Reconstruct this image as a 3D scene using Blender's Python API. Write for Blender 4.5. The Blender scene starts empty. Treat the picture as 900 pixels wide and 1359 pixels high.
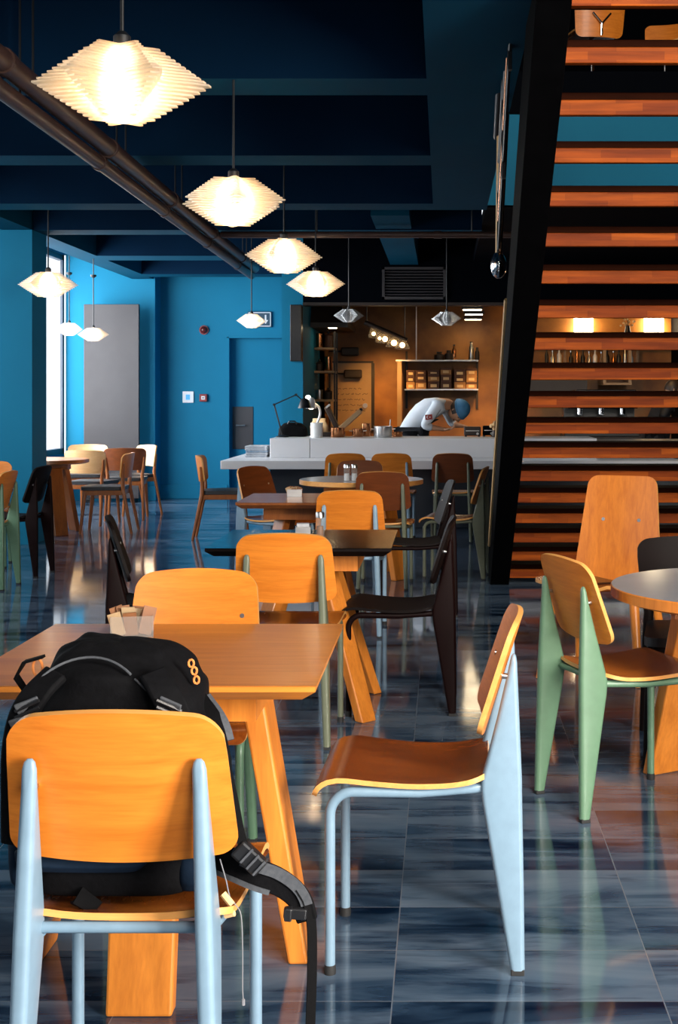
import bpy, bmesh, math, random
from mathutils import Vector, Matrix
random.seed(7)
S = bpy.context.scene
COL = S.collection
PI = math.pi
F, H, CX, CY = 1780.0, 1.37, 588.0, 526.0      # focal length in px, eye height, principal point


# ------------------------------------------------------------------ materials
def nd(nt, kind, **kw):
    n = nt.nodes.new(kind)
    for k, v in kw.items():
        if k in n.inputs:
            n.inputs[k].default_value = v
        else:
            setattr(n, k, v)
    return n


def base_mat(name, col=(.5, .5, .5), rough=.5, metal=0., coat=0., spec=.5):
    m = bpy.data.materials.new(name)
    m.use_nodes = True
    b = m.node_tree.nodes['Principled BSDF']
    b.inputs['Base Color'].default_value = (*col, 1)
    b.inputs['Roughness'].default_value = rough
    b.inputs['Metallic'].default_value = metal
    b.inputs['Coat Weight'].default_value = coat
    b.inputs['Coat Roughness'].default_value = .15
    b.inputs['Specular IOR Level'].default_value = spec
    return m, m.node_tree, b


def ramp(nt, stops):
    r = nt.nodes.new('ShaderNodeValToRGB')
    e = r.color_ramp.elements
    while len(e) < len(stops):
        e.new(.5)
    for i, (p, c) in enumerate(stops):
        e[i].position = p
        e[i].color = (*c, 1)
    return r


def mottled(name, c1, c2, scale=4, rough=.5, metal=0., coat=0., stretch=(1, 1, 1), bump=.0, spec=.5, detail=4):
    m, nt, b = base_mat(name, c1, rough, metal, coat, spec)
    tc = nd(nt, 'ShaderNodeTexCoord')
    mp = nd(nt, 'ShaderNodeMapping')
    mp.inputs['Scale'].default_value = stretch
    nz = nd(nt, 'ShaderNodeTexNoise', Scale=scale, Detail=detail)
    nt.links.new(tc.outputs['Object'], mp.inputs['Vector'])
    nt.links.new(mp.outputs[0], nz.inputs['Vector'])
    r = ramp(nt, [(.3, c1), (.7, c2)])
    nt.links.new(nz.outputs['Fac'], r.inputs[0])
    nt.links.new(r.outputs[0], b.inputs['Base Color'])
    if bump:
        bp = nd(nt, 'ShaderNodeBump', Strength=bump, Distance=.01)
        nt.links.new(nz.outputs['Fac'], bp.inputs['Height'])
        nt.links.new(bp.outputs[0], b.inputs['Normal'])
    return m


def wood(name, c1, c2, rough=.35, stretch=(2.5, 34, 34), coat=.15, spec=.5):
    m, nt, b = base_mat(name, c1, rough, 0, coat, spec)
    tc = nd(nt, 'ShaderNodeTexCoord')
    oi = nd(nt, 'ShaderNodeObjectInfo')
    mul = nd(nt, 'ShaderNodeMath', operation='MULTIPLY')
    mul.inputs[1].default_value = 37.
    add = nd(nt, 'ShaderNodeVectorMath', operation='ADD')
    nt.links.new(oi.outputs['Random'], mul.inputs[0])
    nt.links.new(tc.outputs['Object'], add.inputs[0])
    nt.links.new(mul.outputs[0], add.inputs[1])
    mp = nd(nt, 'ShaderNodeMapping')
    mp.inputs['Scale'].default_value = stretch
    nt.links.new(add.outputs[0], mp.inputs['Vector'])
    n1 = nd(nt, 'ShaderNodeTexNoise', Scale=1.0, Detail=6, Roughness=.62, Distortion=.6)
    nt.links.new(mp.outputs[0], n1.inputs['Vector'])
    mp2 = nd(nt, 'ShaderNodeMapping')
    mp2.inputs['Scale'].default_value = tuple(s * 5 for s in stretch)
    nt.links.new(add.outputs[0], mp2.inputs['Vector'])
    n2 = nd(nt, 'ShaderNodeTexNoise', Scale=1.0, Detail=2)
    nt.links.new(mp2.outputs[0], n2.inputs['Vector'])
    mx = nd(nt, 'ShaderNodeMath', operation='MULTIPLY_ADD')
    mx.inputs[1].default_value = .35
    nt.links.new(n2.outputs['Fac'], mx.inputs[0])
    nt.links.new(n1.outputs['Fac'], mx.inputs[2])
    r = ramp(nt, [(.42, c1), (.92, c2)])
    nt.links.new(mx.outputs[0], r.inputs[0])
    nt.links.new(r.outputs[0], b.inputs['Base Color'])
    bp = nd(nt, 'ShaderNodeBump', Strength=.12, Distance=.002)
    nt.links.new(mx.outputs[0], bp.inputs['Height'])
    nt.links.new(bp.outputs[0], b.inputs['Normal'])
    return m


def glow(name, col, strength):
    m, nt, b = base_mat(name, col, .5)
    b.inputs['Emission Color'].default_value = (*col, 1)
    b.inputs['Emission Strength'].default_value = strength
    return m


M = {}
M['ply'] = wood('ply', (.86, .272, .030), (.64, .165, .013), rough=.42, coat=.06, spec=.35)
M['ply_seat'] = wood('ply_seat', (.28, .068, .009), (.16, .034, .005), rough=.26, stretch=(34, 2.5, 34), coat=.25)  # same ply as the backrests, darkened for the grazing light on seats
M['ply_edge'] = wood('ply_edge', (.84, .42, .12), (.70, .30, .07), rough=.4)
M['ply_tall'] = wood('ply_tall', (.60, .19, .02), (.40, .105, .010), rough=.35, stretch=(30, 30, 2.2))
M['tabletop'] = wood('tabletop_wood', (.80, .28, .042), (.56, .165, .020), rough=.30, stretch=(2.0, 26, 26), coat=.35)
M['tableleg'] = wood('table_leg_wood', (.80, .27, .035), (.54, .155, .018), rough=.38, stretch=(26, 26, 2.2))
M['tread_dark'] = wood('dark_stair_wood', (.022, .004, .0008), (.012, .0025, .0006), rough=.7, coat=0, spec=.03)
M['dark_top'] = wood('dark_table', (.018, .012, .012), (.010, .008, .010), rough=.16, coat=.5)
M['dark_wood'] = wood('dark_wood', (.0055, .0022, .002), (.0035, .0016, .0014), rough=.6, coat=0, spec=.12)
M['brown_ply'] = wood('brown_ply', (.22, .055, .012), (.13, .030, .007), rough=.35)
M['pale_ply'] = wood('pale_ply', (.82, .50, .24), (.70, .38, .15), rough=.4)  # window light on the cafe chair backs put into a pale colour
M['cafe_wood'] = wood('cafe_wood', (.36, .11, .02), (.22, .06, .012), rough=.35, stretch=(24, 24, 3))
M['white_top'] = mottled('white_top', (.62, .63, .66), (.56, .57, .60), 3, .22, coat=.3)
M['grey_top'] = mottled('grey_top', (.34, .38, .42), (.28, .32, .36), 5, .3, coat=.3)
for k, c in dict(blue=(.205, .315, .415), sage=(.125, .235, .145), olive=(.15, .165, .11), dark=(.007, .0016, .0016), steelblue=(.25, .38, .50)).items():
    M[k] = mottled('paint_' + k, c, tuple(x * .9 for x in c), 30, .38 if k != 'dark' else .55, coat=0. if k == 'dark' else .15, spec=.10 if k == 'dark' else .45)
M['rubber'] = mottled('rubber', (.012, .012, .013), (.02, .02, .02), 20, .7)
M['chrome'] = mottled('chrome', (.75, .76, .78), (.68, .69, .71), 12, .14, 1.)
M['steel'] = mottled('brushed_steel', (.62, .62, .62), (.50, .50, .50), 10, .28, 1., stretch=(1, 1, 20))
M['black_metal'] = mottled('black_metal', (.006, .006, .007), (.010, .010, .011), 20, .38)
M['stringer'] = mottled('stringer_black', (.0008, .0008, .0011), (.0014, .0014, .0018), 12, .75, spec=.03)
M['black_pad'] = mottled('black_leather', (.010, .010, .012), (.018, .018, .02), 60, .5, bump=.1)
M['wall'] = mottled('teal_paint', (.0045, .145, .262), (.005, .160, .285), 1.2, .65, detail=2, spec=.15)
M['navy'] = mottled('navy_ceiling_paint', (.0007, .0115, .033), (.0009, .0145, .040), 1.5, .75, detail=2, spec=.05)  # darker than the soffit: weak light on beam faces put into the colour
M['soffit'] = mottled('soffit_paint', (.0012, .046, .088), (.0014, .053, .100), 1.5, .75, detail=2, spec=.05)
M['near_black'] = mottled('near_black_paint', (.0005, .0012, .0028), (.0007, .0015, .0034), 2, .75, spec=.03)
M['pipe'] = mottled('brown_pipe', (.045, .024, .020), (.075, .036, .026), 8, .4, bump=.05)
M['white_stone'] = mottled('white_counter', (.84, .84, .86), (.78, .78, .80), 2, .3, coat=.2)
M['counter_base'] = mottled('counter_base', (.010, .018, .030), (.014, .024, .040), 3, .4)
M['grey_panel'] = mottled('grey_panel', (.042, .038, .041), (.050, .046, .049), 3, .4, coat=.0, spec=.3)
M['frame_navy'] = mottled('window_frame', (.006, .02, .045), (.008, .024, .05), 6, .4)
M['white_plastic'] = mottled('white_plastic', (.75, .77, .80), (.70, .72, .75), 10, .4)
M['blue_screen'] = glow('blue_screen', (.05, .3, .85), .5)
M['red_plastic'] = mottled('red_plastic', (.28, .02, .012), (.22, .015, .01), 10, .3)
M['red_dark'] = mottled('red_lens', (.10, .012, .01), (.07, .008, .008), 10, .2)
M['kitchen_wall'] = mottled('kitchen_wall', (.46, .19, .034), (.15, .050, .008), 2.0, .5, detail=7, bump=.1)
M['kitchen_dark'] = mottled('kitchen_dark', (.022, .010, .006), (.014, .007, .005), 3, .5)
M['kitchen_board'] = mottled('kitchen_board', (.42, .28, .14), (.34, .21, .10), 3, .4)
M['cardboard'] = mottled('cardboard', (.42, .22, .09), (.34, .17, .065), 6, .7)
M['cardboard_dark'] = mottled('dark_box', (.10, .035, .02), (.07, .025, .014), 6, .6)
M['label_cream'] = mottled('label_cream', (.75, .58, .34), (.68, .5, .28), 9, .6)
M['copper'] = mottled('copper', (.55, .24, .11), (.42, .17, .07), 9, .25, 1.)
M['white_ceramic'] = mottled('white_ceramic', (.82, .82, .80), (.78, .78, .76), 8, .2, coat=.4)
M['paper'] = mottled('newsprint', (.55, .56, .58), (.42, .43, .46), 40, .8)
M['paper_blue'] = mottled('newsprint_blue', (.18, .26, .36), (.35, .40, .45), 30, .8)
M['brown_packet'] = mottled('brown_packet', (.26, .10, .03), (.18, .065, .02), 20, .6)
M['cream_packet'] = mottled('cream_packet', (.52, .36, .20), (.44, .29, .15), 20, .6)
M['bag'] = mottled('black_nylon', (.0016, .0016, .0022), (.003, .003, .004), 90, .8, bump=.15, spec=.12)
M['bag_navy'] = mottled('navy_nylon', (.004, .012, .026), (.006, .015, .032), 60, .7, bump=.1, spec=.15)
M['webbing'] = mottled('black_webbing', (.0015, .0015, .002), (.003, .003, .0035), 200, .8, spec=.1)
M['webbing_grey'] = mottled('grey_webbing', (.085, .09, .10), (.06, .065, .075), 150, .6, spec=.2)
M['buckle'] = mottled('buckle_plastic', (.010, .010, .011), (.016, .016, .018), 20, .3)
M['orange_pull'] = mottled('orange_pull', (.75, .25, .06), (.65, .2, .05), 20, .5)
M['cream_toggle'] = mottled('cream_toggle', (.85, .55, .25), (.8, .48, .2), 20, .5)
M['cord_white'] = mottled('pale_cord', (.22, .22, .24), (.18, .18, .2), 60, .8)
M['lamp_cord'] = mottled('lamp_cord', (.006, .007, .009), (.008, .009, .011), 20, .5)
M['bulb'] = glow('bulb', (1., .90, .74), 75.)
M['bulb_soft'] = glow('bulb_soft', (1., .9, .75), 6.)
M['warm_bulb'] = glow('warm_bulb', (1., .62, .25), 9.)
M['strip'] = glow('strip_light', (1., .78, .48), 22.)
M['sign_dark'] = mottled('sign_dark', (.015, .05, .085), (.02, .06, .10), 5, .4)
M['skin'] = mottled('skin', (.56, .30, .18), (.50, .26, .15), 14, .5)
M['hair'] = mottled('dark_hair', (.018, .010, .007), (.03, .017, .010), 40, .5)
M['shirt'] = mottled('pale_blue_shirt', (.64, .70, .77), (.55, .62, .70), 9, .75, bump=.15)
M['cap_blue'] = mottled('blue_cap', (.05, .20, .38), (.035, .15, .30), 18, .7, bump=.1)
M['apron'] = mottled('dark_apron', (.012, .014, .02), (.02, .022, .03), 20, .7)
M['eye'] = mottled('eye', (.02, .012, .01), (.03, .02, .015), 20, .2)
M['lip'] = mottled('lip', (.35, .12, .09), (.30, .10, .07), 20, .4)
M['leaf'] = mottled('dry_flower', (.62, .42, .22), (.45, .28, .12), 20, .7)
M['tablet_black'] = mottled('tablet_black', (.008, .008, .009), (.012, .012, .013), 12, .25)


def shade_mat(name, lit):
    m, nt, b = base_mat(name, (.9, .82, .70), .25)
    nt.nodes.remove(b)
    out = nt.nodes['Material Output']
    tr = nd(nt, 'ShaderNodeBsdfTranslucent')
    tr.inputs['Color'].default_value = (.97, .88, .74, 1) if lit else (.55, .56, .58, 1)
    gl = nd(nt, 'ShaderNodeBsdfGlossy', Roughness=.18)
    gl.inputs['Color'].default_value = (.9, .9, .9, 1)
    mx = nd(nt, 'ShaderNodeMixShader')
    mx.inputs[0].default_value = .25 if lit else .5
    nt.links.new(tr.outputs[0], mx.inputs[1])
    nt.links.new(gl.outputs[0], mx.inputs[2])
    last = mx
    tb = nd(nt, 'ShaderNodeBsdfTransparent')
    m2 = nd(nt, 'ShaderNodeMixShader')
    m2.inputs[0].default_value = .25 if lit else .35
    nt.links.new(mx.outputs[0], m2.inputs[1])
    nt.links.new(tb.outputs[0], m2.inputs[2])
    last = m2
    if lit:
        em = nd(nt, 'ShaderNodeEmission', Strength=.10)
        em.inputs['Color'].default_value = (1., .74, .46, 1)
        ad = nd(nt, 'ShaderNodeAddShader')
        nt.links.new(m2.outputs[0], ad.inputs[0])
        nt.links.new(em.outputs[0], ad.inputs[1])
        last = ad
    nt.links.new(last.outputs[0], out.inputs['Surface'])
    return m


M['shade_lit'] = shade_mat('acrylic_lit', True)
M['shade_off'] = shade_mat('acrylic_off', False)


def glass_mat(name, col, rough=.03, mix=.6):
    m, nt, b = base_mat(name, col, rough)
    out = nt.nodes['Material Output']
    b.inputs['Roughness'].default_value = rough
    b.inputs['Specular IOR Level'].default_value = .8
    tb = nd(nt, 'ShaderNodeBsdfTransparent')
    mx = nd(nt, 'ShaderNodeMixShader')
    mx.inputs[0].default_value = mix
    nt.links.new(b.outputs[0], mx.inputs[1])
    nt.links.new(tb.outputs[0], mx.inputs[2])
    nt.links.new(mx.outputs[0], out.inputs['Surface'])
    return m


M['glass'] = glass_mat('window_glass', (.8, .9, .95), .02, .92)
M['jar'] = glass_mat('jar_glass', (.45, .43, .40), .04, .80)


def floor_mat():
    m, nt, b = base_mat('marble_tiles', (.2, .22, .26), .12)
    tc = nd(nt, 'ShaderNodeTexCoord')
    mp = nd(nt, 'ShaderNodeMapping')
    mp.inputs['Location'].default_value = (.115, -3.037, 0)
    nt.links.new(tc.outputs['Object'], mp.inputs['Vector'])
    br = nd(nt, 'ShaderNodeTexBrick', offset=0., squash=1.)
    br.inputs['Scale'].default_value = 1.
    br.inputs['Brick Width'].default_value = .615
    br.inputs['Row Height'].default_value = .28
    br.inputs['Mortar Size'].default_value = .0016
    br.inputs['Mortar Smooth'].default_value = .3
    br.inputs['Color1'].default_value = (0, 0, 0, 1)
    br.inputs['Color2'].default_value = (1, 1, 1, 1)
    br.inputs['Mortar'].default_value = (.5, .5, .5, 1)
    nt.links.new(mp.outputs[0], br.inputs['Vector'])
    sx = nd(nt, 'ShaderNodeSeparateColor')
    nt.links.new(br.outputs['Color'], sx.inputs[0])
    w = nd(nt, 'ShaderNodeMath', operation='MULTIPLY')
    w.inputs[1].default_value = 23.
    nt.links.new(sx.outputs[0], w.inputs[0])
    mp2 = nd(nt, 'ShaderNodeMapping')
    mp2.inputs['Scale'].default_value = (.75, 3.4, 1)
    mp2.inputs['Rotation'].default_value = (0, 0, .06)
    nt.links.new(tc.outputs['Object'], mp2.inputs['Vector'])
    nz = nd(nt, 'ShaderNodeTexNoise', noise_dimensions='4D', Scale=1.35, Detail=6, Roughness=.55, Distortion=1.3)
    nt.links.new(mp2.outputs[0], nz.inputs['Vector'])
    nt.links.new(w.outputs[0], nz.inputs['W'])
    # per-tile tone
    ml = nd(nt, 'ShaderNodeMath', operation='MULTIPLY_ADD')
    ml.inputs[1].default_value = .13
    nt.links.new(sx.outputs[0], ml.inputs[0])
    nt.links.new(nz.outputs['Fac'], ml.inputs[2])
    r = ramp(nt, [(.36, (.002, .008, .024)), (.47, (.024, .050, .092)), (.60, (.085, .130, .190)), (.85, (.15, .195, .255))])
    nt.links.new(ml.outputs[0], r.inputs[0])
    mix = nd(nt, 'ShaderNodeMix', data_type='RGBA')
    nt.links.new(br.outputs['Fac'], mix.inputs[0])
    # thin dark streaks inside the tiles
    mp3 = nd(nt, 'ShaderNodeMapping')
    mp3.inputs['Scale'].default_value = (1.6, 13, 1)
    mp3.inputs['Rotation'].default_value = (0, 0, -.07)
    nt.links.new(tc.outputs['Object'], mp3.inputs['Vector'])
    ns = nd(nt, 'ShaderNodeTexNoise', noise_dimensions='4D', Scale=1.2, Detail=4, Roughness=.6, Distortion=.8)
    nt.links.new(mp3.outputs[0], ns.inputs['Vector'])
    nt.links.new(w.outputs[0], ns.inputs['W'])
    rs = ramp(nt, [(.34, (.22, .28, .38)), (.47, (1, 1, 1))])
    nt.links.new(ns.outputs['Fac'], rs.inputs[0])
    mu = nd(nt, 'ShaderNodeMix', data_type='RGBA', blend_type='MULTIPLY')
    mu.inputs[0].default_value = .85
    nt.links.new(r.outputs[0], mu.inputs[6])
    nt.links.new(rs.outputs[0], mu.inputs[7])
    nt.links.new(mu.outputs[2], mix.inputs[6])
    mix.inputs[7].default_value = (.14, .17, .21, 1)
    nt.links.new(mix.outputs[2], b.inputs['Base Color'])
    n3 = nd(nt, 'ShaderNodeTexNoise', Scale=3., Detail=3)
    nt.links.new(tc.outputs['Object'], n3.inputs['Vector'])
    rr = nd(nt, 'ShaderNodeMapRange')
    rr.inputs['To Min'].default_value = .03
    rr.inputs['To Max'].default_value = .13
    nt.links.new(n3.outputs['Fac'], rr.inputs['Value'])
    nt.links.new(rr.outputs[0], b.inputs['Roughness'])
    bp = nd(nt, 'ShaderNodeBump', Strength=.25, Distance=.002, invert=True)
    nt.links.new(br.outputs['Fac'], bp.inputs['Height'])
    nt.links.new(bp.outputs[0], b.inputs['Normal'])
    b.inputs['Specular IOR Level'].default_value = .55
    return m


M['floor'] = floor_mat()


def tread_mat():
    m, nt, b = base_mat('stair_block_wood', (.5, .12, .02), .55, coat=.0, spec=.08)
    tc = nd(nt, 'ShaderNodeTexCoord')
    oi = nd(nt, 'ShaderNodeObjectInfo')
    mul = nd(nt, 'ShaderNodeMath', operation='MULTIPLY')
    mul.inputs[1].default_value = 11.
    cx = nd(nt, 'ShaderNodeCombineXYZ')
    add = nd(nt, 'ShaderNodeVectorMath', operation='ADD')
    nt.links.new(oi.outputs['Random'], mul.inputs[0])
    nt.links.new(mul.outputs[0], cx.inputs[0])
    nt.links.new(tc.outputs['Object'], add.inputs[0])
    nt.links.new(cx.outputs[0], add.inputs[1])
    sp = nd(nt, 'ShaderNodeSeparateXYZ')
    nt.links.new(add.outputs[0], sp.inputs[0])
    ay = nd(nt, 'ShaderNodeMath', operation='ADD')
    nt.links.new(sp.outputs[1], ay.inputs[0])
    nt.links.new(sp.outputs[2], ay.inputs[1])
    c2 = nd(nt, 'ShaderNodeCombineXYZ')
    nt.links.new(sp.outputs[0], c2.inputs[0])
    nt.links.new(ay.outputs[0], c2.inputs[1])
    br = nd(nt, 'ShaderNodeTexBrick', offset=.37)
    br.inputs['Scale'].default_value = 1.
    br.inputs['Brick Width'].default_value = .31
    br.inputs['Row Height'].default_value = .034
    br.inputs['Mortar Size'].default_value = .0004
    br.inputs['Color1'].default_value = (.30, .064, .0035, 1)
    br.inputs['Color2'].default_value = (.16, .026, .0015, 1)
    br.inputs['Mortar'].default_value = (.08, .016, .004, 1)
    nt.links.new(c2.outputs[0], br.inputs['Vector'])
    mp = nd(nt, 'ShaderNodeMapping')
    mp.inputs['Scale'].default_value = (4, 45, 45)
    nt.links.new(add.outputs[0], mp.inputs['Vector'])
    nz = nd(nt, 'ShaderNodeTexNoise', Scale=1., Detail=5)
    nt.links.new(mp.outputs[0], nz.inputs['Vector'])
    r = ramp(nt, [(.3, (.62, .55, .5)), (.7, (1.15, 1.1, 1.05))])
    nt.links.new(nz.outputs['Fac'], r.inputs[0])
    mix = nd(nt, 'ShaderNodeMix', data_type='RGBA', blend_type='MULTIPLY')
    mix.inputs[0].default_value = 1.
    nt.links.new(br.outputs['Color'], mix.inputs[6])
    nt.links.new(r.outputs[0], mix.inputs[7])
    nt.links.new(mix.outputs[2], b.inputs['Base Color'])
    return m


M['tread'] = tread_mat()


# ------------------------------------------------------------------ mesh builder
class MB:
    def __init__(s):
        s.bm = bmesh.new()

    def face(s, vs):
        try:
            return s.bm.faces.new(vs)
        except ValueError:
            return None

    def box(s, x0, x1, y0, y1, z0, z1, mat=None):
        c = [Vector((x, y, z)) for x in (x0, x1) for y in (y0, y1) for z in (z0, z1)]
        if mat is not None:
            c = [mat @ p for p in c]
        v = [s.bm.verts.new(p) for p in c]
        for q in ((0, 1, 3, 2), (4, 6, 7, 5), (0, 4, 5, 1), (2, 3, 7, 6), (0, 2, 6, 4), (1, 5, 7, 3)):
            s.face([v[i] for i in q])
        return s

    def obox(s, c, size, rot=(0, 0, 0)):
        from mathutils import Euler
        m = Matrix.Translation(c) @ Euler(rot).to_matrix().to_4x4()
        a, b, d = (k / 2 for k in size)
        return s.box(-a, a, -b, b, -d, d, m)

    def prism(s, poly, a0, a1, plane='yz', shear=None):
        """poly: 2D outline, extruded along the remaining axis from a0 to a1"""
        def P(u, v, a):
            return {'yz': (a, u, v), 'xz': (u, a, v), 'xy': (u, v, a)}[plane]
        A = [s.bm.verts.new(P(u, v, a0)) for u, v in poly]
        B = [s.bm.verts.new(P(u, v, a1)) for u, v in poly]
        n = len(poly)
        s.face(A[::-1])
        s.face(B)
        for i in range(n):
            s.face([A[i], A[(i + 1) % n], B[(i + 1) % n], B[i]])
        return s

    def tube(s, pts, r, n=10, caps=True, squash=None):
        pts = [Vector(p) for p in pts]
        k = len(pts)
        rs = r if isinstance(r, (list, tuple)) else [r] * k
        t = []
        for i in range(k):
            d = pts[min(i + 1, k - 1)] - pts[max(i - 1, 0)]
            t.append(d.normalized() if d.length > 1e-9 else Vector((0, 0, 1)))
        up = Vector((0, 0, 1)) if abs(t[0].z) < .9 else Vector((0, 1, 0))
        a = t[0].cross(up).normalized()
        rings = []
        for i in range(k):
            a = (a - t[i] * a.dot(t[i])).normalized()
            b = t[i].cross(a)
            q = squash or (1, 1)
            rings.append([s.bm.verts.new(pts[i] + (a * math.cos(2 * PI * j / n) * q[0] + b * math.sin(2 * PI * j / n) * q[1]) * rs[i]) for j in range(n)])
        for i in range(k - 1):
            for j in range(n):
                s.face([rings[i][j], rings[i][(j + 1) % n], rings[i + 1][(j + 1) % n], rings[i + 1][j]])
        if caps:
            s.face(rings[0][::-1])
            s.face(rings[-1])
        return s

    def lathe(s, prof, n=20, c=(0, 0, 0), caps=True):
        c = Vector(c)
        rings = [[s.bm.verts.new(c + Vector((r * math.cos(2 * PI * j / n), r * math.sin(2 * PI * j / n), z))) for j in range(n)] for r, z in prof]
        for i in range(len(rings) - 1):
            for j in range(n):
                s.face([rings[i][j], rings[i][(j + 1) % n], rings[i + 1][(j + 1) % n], rings[i + 1][j]])
        if caps:
            s.face(rings[0][::-1])
            s.face(rings[-1])
        return s

    def ball(s, c, r, sc=(1, 1, 1), n=14, m=9, rot=None):
        c = Vector(c)
        R = rot or Matrix.Identity(3)
        rings = []
        for i in range(1, m):
            th = PI * i / m
            rings.append([s.bm.verts.new(c + R @ Vector((r * sc[0] * math.sin(th) * math.cos(2 * PI * j / n), r * sc[1] * math.sin(th) * math.sin(2 * PI * j / n), r * sc[2] * math.cos(th)))) for j in range(n)])
        top = s.bm.verts.new(c + R @ Vector((0, 0, r * sc[2])))
        bot = s.bm.verts.new(c - R @ Vector((0, 0, r * sc[2])))
        for j in range(n):
            s.face([top, rings[0][j], rings[0][(j + 1) % n]])
            s.face([bot, rings[-1][(j + 1) % n], rings[-1][j]])
            for i in range(m - 2):
                s.face([rings[i][j], rings[i + 1][j], rings[i + 1][(j + 1) % n], rings[i][(j + 1) % n]])
        return s

    def sheet(s, fn, us, vs, thick, rim=True):
        """thick sheet: fn(u,v) -> (point, normal)"""
        A, B = [], []
        for v in vs:
            ra, rb = [], []
            for u in us:
                p, nn = fn(u, v)
                p = Vector(p)
                nn = Vector(nn).normalized()
                ra.append(s.bm.verts.new(p + nn * thick / 2))
                rb.append(s.bm.verts.new(p - nn * thick / 2))
            A.append(ra)
            B.append(rb)
        nv, nu = len(vs), len(us)
        for i in range(nv - 1):
            for j in range(nu - 1):
                s.face([A[i][j], A[i][j + 1], A[i + 1][j + 1], A[i + 1][j]])
                s.face([B[i][j], B[i + 1][j], B[i + 1][j + 1], B[i][j + 1]])
        rimf = []
        for i in range(nv - 1):
            rimf.append(s.face([A[i][0], A[i + 1][0], B[i + 1][0], B[i][0]]))
            rimf.append(s.face([A[i + 1][-1], A[i][-1], B[i][-1], B[i + 1][-1]]))
        for j in range(nu - 1):
            rimf.append(s.face([A[0][j + 1], A[0][j], B[0][j], B[0][j + 1]]))
            rimf.append(s.face([A[-1][j], A[-1][j + 1], B[-1][j + 1], B[-1][j]]))
        for f in rimf:
            if f:
                f.material_index = 1
        return s

    def ribbon(s, pts, side, width, thick):
        """flat strap along pts; side = direction(s) of its width"""
        pts = [Vector(p) for p in pts]
        k = len(pts)
        sd = side if isinstance(side, list) else [side] * k
        wd = width if isinstance(width, list) else [width] * k
        rings = []
        for i in range(k):
            t = (pts[min(i + 1, k - 1)] - pts[max(i - 1, 0)]).normalized()
            w = Vector(sd[i])
            w = (w - t * w.dot(t)).normalized()
            n = t.cross(w)
            rings.append([s.bm.verts.new(pts[i] + w * a * wd[i] / 2 + n * b * thick / 2) for a, b in ((-1, -1), (1, -1), (1, 1), (-1, 1))])
        for i in range(k - 1):
            for j in range(4):
                s.face([rings[i][j], rings[i][(j + 1) % 4], rings[i + 1][(j + 1) % 4], rings[i + 1][j]])
        s.face(rings[0][::-1])
        s.face(rings[-1])
        return s

    def build(s, name, mat, parent=None, bevel=0, seg=2, angle=40, smooth=True, loc=None, rot=None, mats=None, sub=0):
        me = bpy.data.meshes.new(name)
        bmesh.ops.remove_doubles(s.bm, verts=s.bm.verts, dist=1e-6)
        bmesh.ops.recalc_face_normals(s.bm, faces=s.bm.faces)
        s.bm.to_mesh(me)
        s.bm.free()
        for mm in (mats or [mat]):
            me.materials.append(mm)
        if len(me.materials) == 1:
            for p in me.polygons:
                p.material_index = 0
        if smooth:
            for p in me.polygons:
                p.use_smooth = True
            if not sub:
                me.set_sharp_from_angle(angle=math.radians(angle))
        o = bpy.data.objects.new(name, me)
        COL.objects.link(o)
        if parent is not None:
            o.parent = parent
        if loc is not None:
            o.location = loc
        if rot is not None:
            o.rotation_euler = rot
        if bevel:
            b = o.modifiers.new('bevel', 'BEVEL')
            b.width = bevel
            b.segments = seg
            b.limit_method = 'ANGLE'
            b.angle_limit = math.radians(35)
            b.harden_normals = False
        if sub:
            b = o.modifiers.new('sub', 'SUBSURF')
            b.levels = sub
            b.render_levels = sub
        return o


def thing(name, label, cat, loc=(0, 0, 0), rz=0., group=None):
    o = bpy.data.objects.new(name, None)
    COL.objects.link(o)
    o.empty_display_size = .1
    o.location = loc
    o.rotation_euler = (0, 0, rz)
    o['label'] = label
    o['category'] = cat
    if group:
        o['group'] = group
    return o


def tag(o, label, cat, group=None):
    o['label'] = label
    o['category'] = cat
    if group:
        o['group'] = group
    return o


def struct(o, label=None):
    o['kind'] = 'structure'
    if label:
        o['label'] = label
    return o


def kids(o):
    return [c for c in COL.objects if c.parent == o]


def dup(root, loc, rz, label, group=None, swap=None):
    def cp(o, parent):
        c = o.copy()
        COL.objects.link(c)
        if parent is not None:
            c.parent = parent
        if swap and c.type == 'MESH':
            for sl, src in zip(c.material_slots, o.material_slots):
                if src.material and src.material.name in swap:
                    t = swap[src.material.name]
                    sl.link = 'OBJECT'
                    sl.material = t
        for ch in kids(o):
            cp(ch, c)
        return c
    r = cp(root, None)
    r.location = loc
    r.rotation_euler = (0, 0, rz)
    r['label'] = label
    if group:
        r['group'] = group
    elif 'group' in r:
        del r['group']
    return r


def at(px, py, Y):
    return Vector(((px - CX) * Y / F, Y, H - (py - CY) * Y / F))


def fl(px, py):
    """point of the floor seen at a pixel"""
    return at(px, py, F * H / (py - CY))


def heading(hx, hy):
    return math.atan2(-hx, hy)


def lin(a, b, n):
    return [a + (b - a) * i / (n - 1) for i in range(n)]


def ends(n=7, m=6, e=.14):
    """parameters 0..1 crowded at both ends, for rounded corners"""
    a = [e * (1 - math.cos(PI / 2 * i / n)) for i in range(n)]
    return a + lin(e, 1 - e, m) + [1 - x for x in a[::-1]]
# ------------------------------------------------------------------ the setting
def slab(name, x0, x1, y0, y1, z0, z1, mat, bevel=0, label=None):
    return struct(MB().box(x0, x1, y0, y1, z0, z1).build(name, mat, smooth=False, bevel=bevel), label)


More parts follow.
